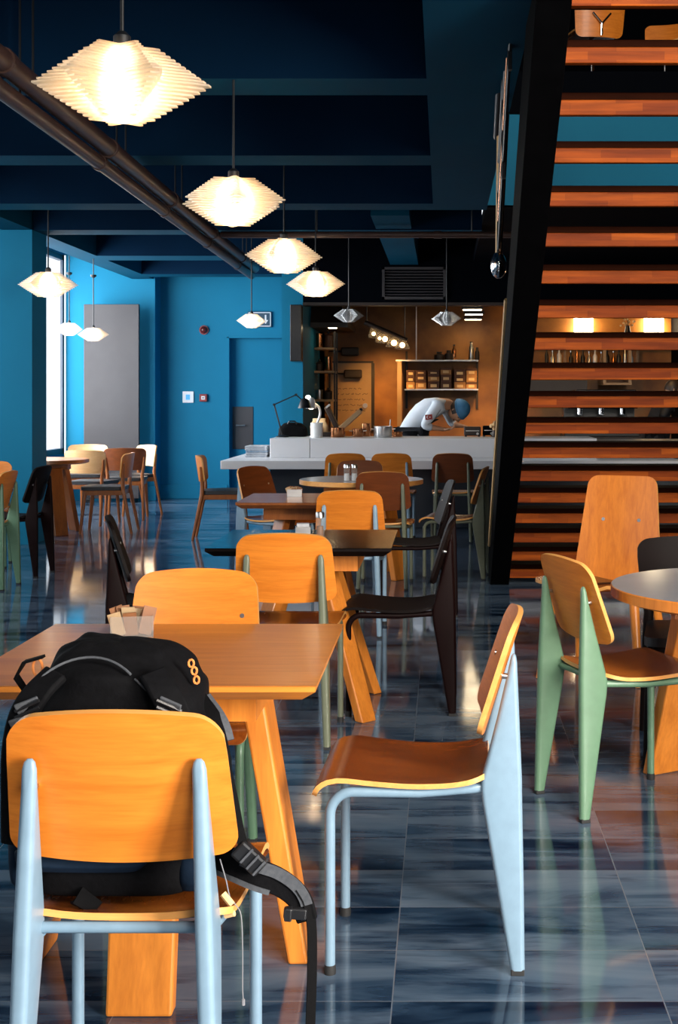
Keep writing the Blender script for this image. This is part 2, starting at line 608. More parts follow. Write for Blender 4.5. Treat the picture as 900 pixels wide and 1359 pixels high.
XL, XR, YR, YB = -4.95, 3.2, -2.5, 17.95
slab('floor', XL - .3, XR + .2, YR - .2, 19.1, -.12, 0, M['floor'])
ZB, ZC = 2.91, 3.35          # beam soffit, coffer ceiling
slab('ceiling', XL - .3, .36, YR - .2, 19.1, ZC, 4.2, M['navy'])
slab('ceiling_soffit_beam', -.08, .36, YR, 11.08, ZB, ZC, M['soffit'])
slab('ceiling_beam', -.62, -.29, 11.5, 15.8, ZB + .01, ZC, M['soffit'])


def shaded_side_beam(name, x0, x1, y0, y1, z0, z1):
    """ceiling beam: navy sides, blue painted soffit"""
    b = MB().box(x0, x1, y0, y1, z0, z1)
    for f in b.bm.faces:
        f.normal_update()
    bmesh.ops.recalc_face_normals(b.bm, faces=b.bm.faces)
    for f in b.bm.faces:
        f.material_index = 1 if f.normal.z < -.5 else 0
    return struct(b.build(name, None, smooth=False, mats=[M['navy'], M['soffit']]))


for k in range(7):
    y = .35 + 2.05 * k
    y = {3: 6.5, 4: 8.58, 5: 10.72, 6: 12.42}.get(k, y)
    shaded_side_beam('ceiling_beam', -3.8, -.08 if y < 11 else .36, y, y + .36, ZB, ZC)
shaded_side_beam('ceiling_beam', -3.8, -1.9, 14.7, 15.2, ZB, ZC)
shaded_side_beam('ceiling_beam', -3.8, -1.9, 16.9, 17.3, ZB, ZC)
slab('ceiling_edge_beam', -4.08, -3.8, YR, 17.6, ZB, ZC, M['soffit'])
# left piers and window bays
slab('wall_pier', XL, -3.8, 12.4, 12.85, 0, ZC, M['wall'])
slab('wall_pier', XL, -4.3, 6.4, 6.85, 0, ZC, M['wall'])
slab('wall_pier', XL, -4.3, .4, .85, 0, ZC, M['wall'])
slab('wall_bay', XL, -3.78, 17.6, 18.1, 0, ZC, M['wall'])
for a, b in ((12.85, 17.6), (6.85, 12.4), (.85, 6.4)):
    slab('wall_left', XL - .15, XL, a, b, 0, .62, M['wall'])
    slab('wall_left', XL - .15, XL, a, b, 3.22, ZC, M['wall'])
slab('wall_left', XL - .15, XL, YR, .85, 0, ZC, M['wall'])
for i, (a, b) in enumerate(((12.85, 17.6), (6.85, 12.4), (.85, 6.4))):
    w = MB()
    w.box(XL - .1, XL - .02, a, b, .62, .69)
    w.box(XL - .1, XL - .02, a, b, 3.15, 3.22)
    n = 4
    for yy in ((12.89, 14.6, 16.3, 17.50) if i == 0 else [a + (b - a) * j / n for j in range(n + 1)]):
        last = i == 0 and yy > 17
        w.box(XL - (.05 if last else .11), XL - .02, yy - .04 + (.06 if last else 0), yy + .04 + (.06 if last else 0), .62, 3.22)
    f = struct(w.build('window_%d' % (i + 1), M['frame_navy'], smooth=False))
    g = MB().box(XL - .066, XL - .06, a, b, .69, 3.15).build('pane', M['glass'], f, smooth=False)
# wall with the door
DX0, DX1, DZ = -2.88, -2.10, 2.17
slab('wall_back', -3.78, DX0, YB, YB + .2, 0, ZC, M['wall'])
slab('wall_back', DX0, -1.6, YB, YB + .2, DZ, ZC, M['wall'])
slab('wall_back', DX1, -1.6, YB, YB + .2, 0, DZ, M['wall'])
slab('baseboard_back', -3.78, DX0, YB - .025, YB, 0, .19, M['wall'], bevel=.006)
slab('baseboard_bay', -3.97, -3.765, 17.575, 17.6, 0, .19, M['wall'], bevel=.006)
d = struct(MB().box(DX0 + .02, DX1, YB + .13, YB + .175, .01, DZ - .02).build('door_1', M['wall'], smooth=False, bevel=.004))
MB().box(DX0 + .045, DX0 + .32, YB + .118, YB + .13, .66, 1.23).build('push_plate', M['grey_panel'], d, smooth=False, bevel=.003)
hb = MB().tube([(DX0 + .1, YB + .115, .98), (DX0 + .1, YB + .07, .98), (DX0 + .22, YB + .07, .98)], .010, 8)
hb.build('door_handle', M['steel'], d)
slab('trim_1', DX0 - .012, DX0 + .02, YB - .012, YB + .17, 0, DZ, M['wall'])
slab('trim_2', DX0 - .012, DX1, YB - .012, YB + .17, DZ - .02, DZ + .012, M['wall'])
# kitchen shell
slab('wall_pillar', -1.90, -1.65, 15.8, YB, 0, ZC, M['wall'])
slab('wall_kitchen_header', -1.65, XR, 15.8, 15.95, 2.47, ZC, M['near_black'])
slab('wall_kitchen_back', -1.9, XR, 18.8, 18.95, 0, 3.0, M['kitchen_wall'])
slab('ceiling_kitchen', -1.65, XR, 15.95, 18.8, 2.72, 2.85, M['kitchen_dark'])
slab('wall_kitchen_left', -1.72, -1.6, YB, 18.8, 0, 2.72, M['kitchen_wall'])
slab('trim_3', -1.65, XR, 15.78, 15.97, 2.44, 2.475, M['kitchen_dark'])
# mezzanine over the stair side
slab('ceiling_mezzanine', .36, XR, 11.1, 15.8, 2.95, 3.05, M['near_black'])
slab('wall_mezzanine_front', .36, XR, 11.08, 11.2, 2.95, 3.70, M['wall'])
slab('wall_mezzanine_edge', .36, XR, 11.06, 11.2, 3.70, 4.05, M['near_black'])
slab('floor_mezzanine', .36, XR, 11.2, 16.5, 3.95, 4.05, M['kitchen_dark'])
slab('wall_upper_back', XL, XR, 16.5, 16.65, 4.2, 7, M['near_black'])
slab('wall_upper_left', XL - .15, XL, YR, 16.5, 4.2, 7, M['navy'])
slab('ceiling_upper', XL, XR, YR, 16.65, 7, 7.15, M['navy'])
slab('wall_right', XR, XR + .15, 1.4, 18.95, 0, 7, M['near_black'])
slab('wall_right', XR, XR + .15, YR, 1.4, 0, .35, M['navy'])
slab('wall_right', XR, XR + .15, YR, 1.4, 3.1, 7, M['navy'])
w = MB()
for yy in (YR + .04, -.55, 1.36):
    w.box(XR + .03, XR + .1, yy - .035, yy + .035, .35, 3.1)
for z in (.385, 3.065):
    w.box(XR + .03, XR + .1, YR, 1.4, z - .035, z + .035)
f = struct(w.build('window_5', M['frame_navy'], smooth=False))
MB().box(XR + .064, XR + .07, YR, 1.4, .385, 3.065).build('pane', M['glass'], f, smooth=False)
# wall behind the viewer: a tall glazed front on the stair side
slab('wall_front', XL, -.2, YR - .15, YR, 0, 7, M['navy'])
slab('wall_front', -.2, XR, YR - .15, YR, 0, .35, M['navy'])
slab('wall_front', -.2, XR, YR - .15, YR, 6.7, 7, M['navy'])
w = MB()
for j in range(4):
    x = -.2 + j * 3.4 / 3
    w.box(x - .035, x + .035, YR - .1, YR - .03, .35, 6.7)
for z in (.38, 2.95, 4.3, 6.67):
    w.box(-.2, XR, YR - .1, YR - .03, z - .035, z + .035)
f = struct(w.build('window_4', M['frame_navy'], smooth=False))
MB().box(-.2, XR, YR - .07, YR - .064, .38, 6.67).build('pane', M['glass'], f, smooth=False)

# ------------------------------------------------------------------ fixtures on ceiling and walls
def pipe(name, a, b, r, lab, clips=True):
    t = thing(name, lab, 'pipe', a)
    a, b = Vector(a), Vector(b)
    d = b - a
    MB().tube([(0, 0, 0), d], r, 14).build('pipe_run', M['pipe'], t)
    n = max(2, int(d.length / 1.9))
    for i in range(n):
        p = d * ((i + .4) / n)
        u = d.normalized()
        m = MB().tube([p - u * .035, p + u * .035], r * 1.16, 14)
        m.build('coupling', M['pipe'], t)
    if clips:
        for i in range(n):
            p = d * ((i + .62) / n)
            MB().tube([p + Vector((0, 0, r)), (p.x, p.y, ZC - a.z)], .006, 6).build('hanger_rod', M['lamp_cord'], t)
    return t


pipe('ceiling_pipe', (-1.86, 3.0, 2.84), (-2.16, 15.4, 2.84), .052, 'thicker brown pipe running diagonally under the dark ceiling beams')
pipe('ceiling_pipe', (-1.93, 3.0, 2.755), (-2.2, 15.4, 2.755), .042, 'thinner brown pipe slung just below the thick ceiling pipe')
pipe('cross_pipe', (-2.02, 12.2, 2.84), (.8, 12.2, 2.84), .030, 'thin dark pipe crossing the ceiling toward the stairs')

t = thing('air_vent', 'louvred grey air vent above the kitchen opening', 'vent', (at(549.5, 376, 15.8).x, 15.8, at(0, 376, 15.8).z))
vw, vh = .375, .19
fr = MB()
fr.box(-vw, vw, -.03, 0, vh - .03, vh).box(-vw, vw, -.03, 0, -vh, -vh + .03).box(-vw, -vw + .03, -.03, 0, -vh, vh).box(vw - .03, vw, -.03, 0, -vh, vh)
fr.build('vent_frame', M['grey_panel'], t, smooth=False)
MB().box(-vw + .03, vw - .03, -.006, -.001, -vh + .03, vh - .03).build('backing', M['near_black'], t, smooth=False)
for i in range(9):
    z = -vh + .055 + i * (2 * vh - .11) / 8
    MB().obox((0, -.016, z), (2 * vw - .06, .022, .004), (math.radians(-35), 0, 0)).build('louvre', M['grey_panel'], t, smooth=False)

o = at(345, 424, YB)
t = thing('exit_sign', 'dark exit sign with white border above the blue door', 'sign', (o.x, YB, o.z))
MB().box(-.16, .16, -.03, 0, -.105, .105).build('sign_box', M['sign_dark'], t, smooth=False, bevel=.004)
b = MB()
b.box(-.15, .15, -.033, -.03, .085, .095).box(-.15, .15, -.033, -.03, -.095, -.085).box(-.15, -.14, -.033, -.03, -.095, .095).box(.14, .15, -.033, -.03, -.095, .095)
b.build('sign_border', M['white_plastic'], t, smooth=False)
b = MB()
b.ball((-.045, -.032, .052), .017, (1, .2, 1))
b.prism([(-.06, .03), (-.035, .035), (-.03, -.01), (-.005, -.055), (-.022, -.065), (-.045, -.02), (-.065, -.04), (-.09, -.04), (-.09, -.025), (-.068, -.022)], -.034, -.03, 'xz')
b.prism([(-.06, .03), (-.085, .005), (-.078, 0), (-.05, .02)], -.034, -.03, 'xz')
b.prism([(-.035, .035), (-.01, .005), (-.016, -.002), (-.04, .02)], -.034, -.03, 'xz')
b.build('running_figure', M['white_plastic'], t, smooth=False)
MB().prism([(.07, .06), (.09, .06), (.09, -.01), (.115, -.01), (.08, -.06), (.045, -.01), (.07, -.01)], -.034, -.03, 'xz').build('down_arrow', M['white_plastic'], t, smooth=False)

o = at(271, 438, YB)
t = thing('alarm_beacon', 'round dark red alarm beacon high on the blue wall', 'alarm', (o.x, YB, o.z))
MB().tube([(0, 0, 0), (0, -.025, 0)], .062, 20).build('backplate', M['red_plastic'], t)
MB().ball((0, -.025, 0), .05, (1, 1.1, 1)).build('lens', M['red_dark'], t)
o = at(250, 527, YB)
t = thing('thermostat', 'white square control panel with blue screen on the blue wall', 'thermostat', (o.x, YB, o.z))
MB().box(-.075, .075, -.022, 0, -.077, .077).build('casing', M['white_plastic'], t, smooth=False, bevel=.006)
MB().box(-.030, .026, -.024, -.022, -.036, .034).build('screen', M['blue_screen'], t, smooth=False)
o = at(270.5, 528, YB)
t = thing('fire_call_point', 'small red fire call box beside the white control panel', 'fire alarm', (o.x, YB, o.z))
MB().box(-.05, .05, -.05, 0, -.05, .05).build('casing', M['red_plastic'], t, smooth=False, bevel=.006)
MB().box(-.024, .024, -.053, -.05, -.022, .022).build('press_plate', M['white_plastic'], t, smooth=False)
MB().box(-.016, .016, -.055, -.053, -.006, .006).build('press_mark', M['red_dark'], t, smooth=False)

x0, x1 = at(112, 0, 17.35).x, at(185, 0, 17.35).x
t = thing('display_panel', 'tall free-standing grey panel in front of the pale blue bay wall', 'panel', ((x0 + x1) / 2, 17.35, 0))
hw = (x1 - x0) / 2
MB().box(-hw, hw, -.03, .03, .05, at(0, 404, 17.35).z).build('board', M['grey_panel'], t, smooth=False, bevel=.005)
for sx in (-1, 1):
    MB().box(sx * hw * .8 - .03, sx * hw * .8 + .03, -.09, .12, 0, .05).build('foot', M['black_metal'], t, smooth=False, bevel=.004)

# ------------------------------------------------------------------ pendant lamps: stacks of clear star-shaped plates
def pendant_meshes():
    """a lamp of unit width 1; local origin at its middle"""
    sh = MB()
    L = 21
    hh = .192
    for i in range(L):
        f = (i + .5) / L * 2 - 1
        z = f * hh
        a = abs(f)
        R = .5 * (1 - a * .66) if f < .0 else .5 * (1 - a * .60)
        n = 60
        ring = []
        for j in range(n):
            th = 2 * PI * j / n
            w = abs(math.sin(3 * th + .45))
            q = R * (.50 + .50 * (1 - w ** .9))
            ring.append((q * math.cos(th), q * math.sin(th)))
        t2 = hh / L * .55
        A = [sh.bm.verts.new((x, y, z - t2)) for x, y in ring]
        B = [sh.bm.verts.new((x, y, z + t2)) for x, y in ring]
        C = [sh.bm.verts.new((x * .4, y * .4, z - t2)) for x, y in ring]
        D = [sh.bm.verts.new((x * .4, y * .4, z + t2)) for x, y in ring]
        for j in range(n):
            k = (j + 1) % n
            for q in ((A[j], A[k], B[k], B[j]), (B[j], B[k], D[k], D[j]), (C[k], C[j], D[j], D[k]), (A[k], A[j], C[j], C[k])):
                sh.face(list(q))
    return sh


def make_pendant(lit, label):
    t = thing('pendant_lamp', label, 'lamp')
    pendant_meshes().build('lamp_shade', M['shade_lit' if lit else 'shade_off'], t, smooth=False)
    MB().ball((0, 0, -.01), .125, (1, 1, 1.25)).build('bulb', M['bulb' if lit else 'white_plastic'], t)
    MB().lathe([(.012, .19), (.045, .20), (.045, .25), (.02, .275)], 14).build('lamp_holder', M['lamp_cord'], t)
    return t


def place_pendant(proto, px, py, Y, wpx, ztop, label, rz, group, first=False):
    p = at(px, py, Y)
    w = 1.07 * wpx * Y / F
    t = proto if first else dup(proto, p, rz, label, group)
    t.location = p
    t.rotation_euler = (0, 0, rz)
    t.scale = (w, w, w)
    t['label'] = label
    t['group'] = group
    # each cord has its own length
    MB().tube([(0, 0, .27), (0, 0, (ztop - p.z) / w)], .006 / w, 8).build('cord', M['lamp_cord'], t)
    MB().lathe([(.05 / w, (ztop - p.z) / w - .002), (.05 / w, (ztop - p.z - .03) / w), (.02 / w, (ztop - p.z - .05) / w)], 14).build('ceiling_cap', M['lamp_cord'], t)
    return t


G = 'glowing layered pendant lamps'
LP = make_pendant(True, 'x')
place_pendant(LP, 162, 112, 4.08, 238, ZC, 'biggest glowing pendant lamp, upper left corner by the ceiling pipes', .25, G, True)
place_pendant(LP, 310, 268, 6.53, 150, ZC, 'second largest glowing pendant lamp, hanging below the brown pipes', .9, G)
place_pendant(LP, 377, 340, 9.06, 108, ZC, 'glowing pendant lamp third in the row, just above a slightly smaller one', .5, G)
place_pendant(LP, 419, 377, 12.1, 80, ZC, 'glowing pendant lamp at the far end of the row, nearest the air vent', 1.1, G)
place_pendant(LP, 64, 378, 11.4, 79, ZC, 'glowing pendant lamp in front of the tall bright window', .3, G)
place_pendant(LP, 334, 426, 13.8, 44, ZC, 'small glowing pendant lamp partly covering the exit sign', .7, G)
place_pendant(LP, 124, 444, 15.0, 42, ZC, 'small glowing pendant lamp in front of the tall grey panel', .2, G)
place_pendant(LP, 92, 437, 15.9, 40, ZC, 'small glowing pendant lamp between the bay window and the grey panel', .9, G)
G = 'unlit layered pendant lamps over the counter'
LQ = make_pendant(False, 'x')
place_pendant(LQ, 463, 419, 13.9, 42, ZC, 'grey unlit pendant lamp left of the two over the counter', .35, G, True)
place_pendant(LQ, 593, 423, 13.9, 44, ZC, 'grey unlit pendant lamp over the counter above the stooping chef', .75, G)

# ------------------------------------------------------------------ staircase
t = thing('staircase', 'open staircase of thick red-brown wooden treads on black steel stringers', 'staircase', (.48, 9.9, 0))


def S3(n):
    return Vector((0, 9.3 - .256 * n - 9.9, .36 + .158 * n))


SW = 1.45
for n in range(-2, 24):
    p = S3(n)
    MB().box(0, SW, p.y + .006, p.y + .285, p.z + .0625, p.z + .094).build('tread', M['tread_dark'], t, smooth=False, bevel=.003)
    MB().box(0, SW, p.y, p.y + .04, p.z - .003, p.z + .062).build('riser', M['tread'], t, smooth=False, bevel=.003)
for sx in (0, 1):
    x0, x1 = (-.135, -.0) if sx == 0 else (SW, SW + .12)
    a, b = S3(-2.3), S3(24)
    low, up = .17, .20
    poly = [(a.y + .30, 0), (a.y - .14, 0), (b.y - .1, b.z - low), (b.y - .1, b.z + up + .06), (a.y + .30, a.z + up - .03)]
    MB().prism(poly, x0, x1, 'yz').build('stringer', M['stringer'], t, smooth=False, bevel=.004)
xr = -.185
rail = [S3(n) + Vector((xr, .1, .98)) for n in (8.9, 14, 23)]
MB().tube(rail, .028, 10).build('handrail', M['black_metal'], t)
for n in (8.9, 11.2, 13.6, 16, 18.4, 20.8):
    p = S3(n) + Vector((xr, .1, 0))
    MB().box(p.x - .009, p.x + .009, p.y - .022, p.y + .022, p.z + .30, p.z + .98).build('railing_post', M['black_metal'], t, smooth=False, bevel=.002)
for k in range(1, 5):
    pts = [S3(n) + Vector((xr, .1, .22 + .15 * k)) for n in (8.9, 23)]
    MB().tube(pts, .008, 6).build('railing_bar', M['copper'] if k == 2 else M['black_metal'], t)
p = S3(8.9) + Vector((xr, .1, .30))
MB().ball(p, .055, (.8, 1, 1.3)).build('clamp', M['chrome'], t)['label'] = 'shiny metal clamp at the foot of the railing'
p2 = S3(8.9) + Vector((xr, .06, .98))
p3 = S3(11.3) + Vector((xr + .02, .1, .60))
MB().tube([p3, p + Vector((.01, .0, .05))], .008, 8).build('tie_rod', M['copper'], t)['label'] = 'thinner pinkish tie rod'
MB().tube([p2, p + Vector((-.005, .02, .05))], .011, 8).build('tie_rod', M['cream_toggle'], t)['label'] = 'thin copper coloured tie rod'  # pale colour stands in for the light this rod catches
# added pale rod: kitchen-light highlight on the stringer edge put into its colour
pts = [S3(n) + Vector((-.14, .12, .17)) for n in (-1.6, 8.6)]
MB().tube(pts, .012, 6).build('edge_rod', M['cream_toggle'], t)
# ------------------------------------------------------------------ plywood and steel chair
def smooth_path(ctrl, n=6):
    """Catmull-Rom through 2D/3D points"""
    P = [Vector(c) for c in ctrl]
    P = [P[0] * 2 - P[1]] + P + [P[-1] * 2 - P[-2]]
    out = []
    for i in range(1, len(P) - 2):
        for j in range(n):
            t = j / n
            a, b, c, d = P[i - 1], P[i], P[i + 1], P[i + 2]
            out.append(.5 * ((2 * b) + (c - a) * t + (2 * a - 5 * b + 4 * c - d) * t * t + (3 * b - a - 3 * c + d) * t ** 3))
    out.append(P[-2])
    return out


def round_w(s, L, W0, W1, r0, r1):
    """half width along a rounded strip: s in 0..L, straight sides W0->W1, corner radii r0 (s=0) and r1 (s=L)"""
    w = W0 + (W1 - W0) * s / L
    if s < r0:
        d = r0 - s
        w -= r0 - math.sqrt(max(r0 * r0 - d * d, 0))
    if L - s < r1:
        d = r1 - (L - s)
        w -= r1 - math.sqrt(max(r1 * r1 - d * d, 0))
    return w


def backrest_mb(W=.195, Lh=.262, curve=.020):
    b = MB()
    th = math.atan2(.078, .245)
    t = Vector((0, -math.sin(th), math.cos(th)))
    nrm = Vector((0, math.cos(th), math.sin(th)))
    o = Vector((0, .092, .565))

    def fn(u, v):
        s = v * Lh
        w = round_w(s, Lh, W + .006, W - .011, .036, .048)
        x = u * w
        sag = curve * (x / W) ** 2
        arch = .026 * (1 - (x / W) ** 2) * (v ** 1.5) - .008 * (1 - (x / W) ** 2) * ((1 - v) ** 1.5)
        return o + Vector((x, 0, 0)) + t * (s + arch) + nrm * sag, nrm + Vector((-2 * curve * x / W / W, 0, 0))
    b.sheet(fn, lin(-1, 1, 15), ends(), .013)
    return b


def seat_mb():
    b = MB()
    prof = smooth_path([(.085, .462), (.16, .446), (.26, .444), (.36, .453), (.43, .462), (.465, .459), (.490, .444), (.500, .422)], 5)
    acc = [0]
    for i in range(1, len(prof)):
        acc.append(acc[-1] + (prof[i] - prof[i - 1]).length)
    L = acc[-1]

    def fn(u, v):
        s = v * L
        i = max(k for k in range(len(acc)) if acc[k] <= s + 1e-9)
        i = min(i, len(acc) - 2)
        f = (s - acc[i]) / (acc[i + 1] - acc[i])
        p = prof[i].lerp(prof[i + 1], f)
        d = (prof[i + 1] - prof[i]).normalized()
        w = round_w(s, L, .185, .205, .05, .03)
        x = u * w
        return Vector((x, p.x, p.y + .008 * (abs(u) ** 3) * (1 - v))), Vector((0, -d.y, d.x))
    b.sheet(fn, lin(-1, 1, 11), ends(6, 16, .12), .012)
    return b


def steel_chair(label):
    t = thing('plywood_chair', label, 'chair')
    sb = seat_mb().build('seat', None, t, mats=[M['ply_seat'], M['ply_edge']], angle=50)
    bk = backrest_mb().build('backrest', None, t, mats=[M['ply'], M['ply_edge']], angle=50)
    for sx in (-1, 1):
        m = MB().tube([(sx * .142, .040, .70), (sx * .142, .068, .703)], .007, 10)
        m.build('screw', M['steel'], bk)
    # hollow rear legs, widest at the seat
    LEG_LEVELS = [(.012, 0, .034, .0140), (.2, .002, .066, .0150), (.40, .0055, .1005, .0155), (.432, .006, .104, .0155), (.455, .006, .104, .0155), (.60, .012, .066, .0145), (.70, .016, .0425, .0130), (.735, .0175, .0345, .0125), (.748, .0195, .0315, .0095), (.754, .0225, .0285, .0045)]
    poly = [(0, .012), (.002, .2), (.006, .44), (.012, .60), (.018, .742), (.024, .755), (.031, .752), (.066, .60), (.104, .455), (.104, .432), (.068, .22), (.034, .012)]
    for sx in (-1, 1):
        m = MB()
        rings = []
        for z, yb, yf, hx in LEG_LEVELS:
            cx_, cy_, hy = sx * (.170 - .026 * z / .75), (yb + yf) / 2, (yf - yb) / 2
            r = min(.0115, hy, hx)
            ring = []
            for qx, qy, a0 in ((1, 1, 0), (-1, 1, 1), (-1, -1, 2), (1, -1, 3)):
                for k in range(5):
                    a = (a0 + k / 4) * PI / 2
                    ring.append(m.bm.verts.new((cx_ + qx * (hx - r) + r * math.cos(a), cy_ + qy * (hy - r) + r * math.sin(a), z)))
            rings.append(ring)
        for i in range(len(rings) - 1):
            for j in range(20):
                m.face([rings[i][j], rings[i][(j + 1) % 20], rings[i + 1][(j + 1) % 20], rings[i + 1][j]])
        m.face(rings[0][::-1])
        m.face(rings[-1])
        lg = m.build('leg', M['blue'], t, angle=60)
        MB().box(sx * .170 - .013, sx * .170 + .013, .001, .033, 0, .014).build('foot_cap', M['rubber'], lg, smooth=False, bevel=.002)
    # front legs: one bent tube each, running back as the seat rail
    for sx in (-1, 1):
        x = sx * .180
        pts = [(x, .462, .012), (x, .462, .36)]
        for a in lin(0, PI / 2, 8):
            pts.append((x, .407 + .055 * math.cos(a), .377 + .055 * math.sin(a)))
        pts += [(sx * .168, .25, .428), (sx * .146, .09, .436)]
        lg = MB().tube(pts, .0125, 12).build('leg', M['blue'], t)
        MB().lathe([(.0140, 0), (.0145, .010), (.0130, .022)], 12, (x, .462, 0)).build('foot_cap', M['rubber'], lg)
    MB().tube([(-.153, .085, .444), (.153, .085, .444)], .010, 10).build('crossbar', M['blue'], t)
    return t


CH = []
FR = {}
for k in ('blue', 'sage', 'olive', 'dark', 'steelblue'):
    FR[k] = M[k]


def place_chair(x, y, rz, label, frame='blue', wood_=None):
    sw = {}
    if frame != 'blue':
        sw['paint_blue'] = M[frame]
    if wood_ == 'dark':
        sw.update({'ply': M['dark_wood'], 'ply_seat': M['dark_wood'], 'ply_edge': M['dark_wood']})
    elif wood_ == 'brown':
        sw.update({'ply': M['brown_ply']})
    if not CH:
        t = steel_chair(label)
        t.location = (x, y, 0)
        t.rotation_euler = (0, 0, rz)
        t['group'] = 'plywood chairs with steel frames'
    else:
        t = dup(CH[0], (x, y, 0), rz, label, 'plywood chairs with steel frames', sw)
    CH.append(t)
    return t


N_, E_, S_, W_ = heading(0, 1), heading(1, 0), heading(0, -1), heading(-1, 0)
D = math.radians
place_chair(-.559, 2.255, N_, 'plywood chair with pale blue frame holding the black backpack')
place_chair(.199, 3.35, heading(-1, .03), 'empty pale blue framed plywood chair standing alone in profile at front right')
place_chair(.378, 4.465, heading(.93, .36), 'sage green framed plywood chair pulled up to the grey round table', 'sage')
place_chair(-.755, 4.14, S_ + D(2), 'plywood chair facing the viewer behind the table with the backpack', 'sage')
place_chair(-.620, 5.19, N_ + D(-1), 'plywood chair with olive tubes, back to viewer, at the dark square table', 'olive')
place_chair(.06, 5.92, W_ + D(-1), 'dark brown chair in profile on the right of the dark square table', 'dark', 'dark')
place_chair(-1.50, 5.95, heading(.975, .22), 'dark chair seen edge-on at the left of the dark square table', 'dark', 'dark')
place_chair(-.53, 7.58, N_, 'plywood chair with blue-grey uprights at the small brown square table', 'steelblue')
place_chair(.075, 8.5, W_ + D(6), 'dark grey-backed chair behind the dark brown profile chair', 'dark', 'dark')
place_chair(.345, 10.15, W_ + D(-9), 'plywood chair with olive frame in profile beside the black stair stringer', 'olive')
place_chair(-1.47, 10.2, heading(.84, -.54), 'red-brown backed chair with pale blue legs near the blue door', 'blue', 'brown')
place_chair(-.43, 9.45, N_ + D(-2), 'red-brown backed plywood chair on the near side of the white round table', 'olive', 'brown')
place_chair(-.69, 11.15, S_ + D(3), 'dark red-brown chair facing the viewer on the far side of the white round table', 'olive', 'brown')
place_chair(-.91, 12.5, N_ + D(3), 'leftmost plywood chair of the three lined up at the counter', 'olive')
place_chair(-.485, 12.52, N_ + D(-3), 'middle plywood chair of the three lined up at the counter', 'steelblue')
place_chair(.09, 12.5, N_ + D(-1), 'rightmost plywood chair of the three lined up at the counter', 'olive', 'brown')
place_chair(-3.08, 9.60, heading(-1, .03), 'sage framed plywood chair cut off by the left edge, beside a black chair', 'sage')
place_chair(-3.04, 10.28, heading(-1, .08), 'black chair at the left edge, in front of the window table', 'dark', 'dark')
place_chair(-3.74, 11.05, heading(.2, -1), 'plywood chair barely showing behind the sage framed one at the left edge', 'sage')


# ------------------------------------------------------------------ tables
def cross_base(t, rad, zt, wood_mat, rz=0., pw=.155, th=.045, n=4, ratio=.66):
    for k in range(n):
        a = rz + k * 2 * PI / n
        c, s = math.cos(a), math.sin(a)
        m = MB()
        # a plank, wide across, splayed outward to its foot
        r0, r1 = rad * ratio, rad
        poly = [(r0 - th, zt), (r0 + .01, zt), (r1 + .012, .0), (r1 - th * .8, .0)]
        m.prism(poly, -pw / 2, pw / 2, 'xz')
        for v in m.bm.verts:
            f = .95 + .05 * v.co.z / zt
            x, y, z = v.co.x, v.co.y * f, v.co.z
            v.co = Vector((x * c - y * s, x * s + y * c, z))
        m.build('leg', wood_mat, t, smooth=False, bevel=.006)


def square_table(label, cx, cy, size, top_mat, leg_mat, rad=.335, rz=0., edge=None, brz=0., pw=.155, ratio=.66):
    t = thing('square_table', label, 'table', (cx, cy, 0), rz, None)
    h = size / 2
    poly = [(-h, .742), (h, .742), (h, .730), (h - .030, .706), (-h + .030, .706), (-h, .730)]
    m = MB()
    rings = []
    for d, z in ((-.002, .742), (0, .739), (0, .728), (.032, .705)):
        q = h - d
        rings.append([m.bm.verts.new((sx * q, sy * q, z)) for sx, sy in ((-1, -1), (1, -1), (1, 1), (-1, 1))])
    m.face(rings[0])
    for i in range(3):
        for j in range(4):
            f = m.face([rings[i][j], rings[i][(j + 1) % 4], rings[i + 1][(j + 1) % 4], rings[i + 1][j]])
            f.material_index = 1
    f = m.face(rings[-1][::-1])
    f.material_index = 1
    m.build('tabletop', None, t, smooth=False, mats=[top_mat, edge or leg_mat])
    q = h * .62
    ap = MB()
    ap.box(-q, q, -q, -q + .03, .628, .704).box(-q, q, q - .03, q, .628, .704)
    ap.box(-q, -q + .03, -q + .0305, q - .0305, .628, .704).box(q - .03, q, -q + .0305, q - .0305, .628, .704)
    ap.box(-q + .04, q - .04, -.06, .06, .64, .702).box(-.06, .06, -q + .04, q - .04, .645, .7015)
    ap.build('apron', leg_mat, t, smooth=False)
    cross_base(t, rad, .69, leg_mat, brz, pw, ratio=ratio)
    return t


def round_table(label, cx, cy, r, top_mat, edge_mat, leg_mat, rad=.36, brz=.0, th=.034, n_legs=4):
    t = thing('round_table', label, 'table', (cx, cy, 0))
    n = 64
    m = MB()
    prof = [(r - .003, .742), (r, .739), (r, .742 - th), (r - .03, .742 - th - .010)]
    rings = [[m.bm.verts.new((q * math.cos(2 * PI * j / n), q * math.sin(2 * PI * j / n), z)) for j in range(n)] for q, z in prof]
    m.face(rings[0])
    for i in range(3):
        for j in range(n):
            f = m.face([rings[i][j], rings[i][(j + 1) % n], rings[i + 1][(j + 1) % n], rings[i + 1][j]])
            f.material_index = 1
    f = m.face(rings[-1][::-1])
    f.material_index = 1
    m.build('tabletop', None, t, mats=[top_mat, edge_mat], angle=30)
    b = MB()
    b.box(-r * .6, r * .6, -.06, .06, .64, .70).box(-.06, .06, -r * .6, r * .6, .64, .70)
    b.build('underframe', leg_mat, t, smooth=False)
    cross_base(t, rad, .66, leg_mat, brz, n=n_legs)
    return t


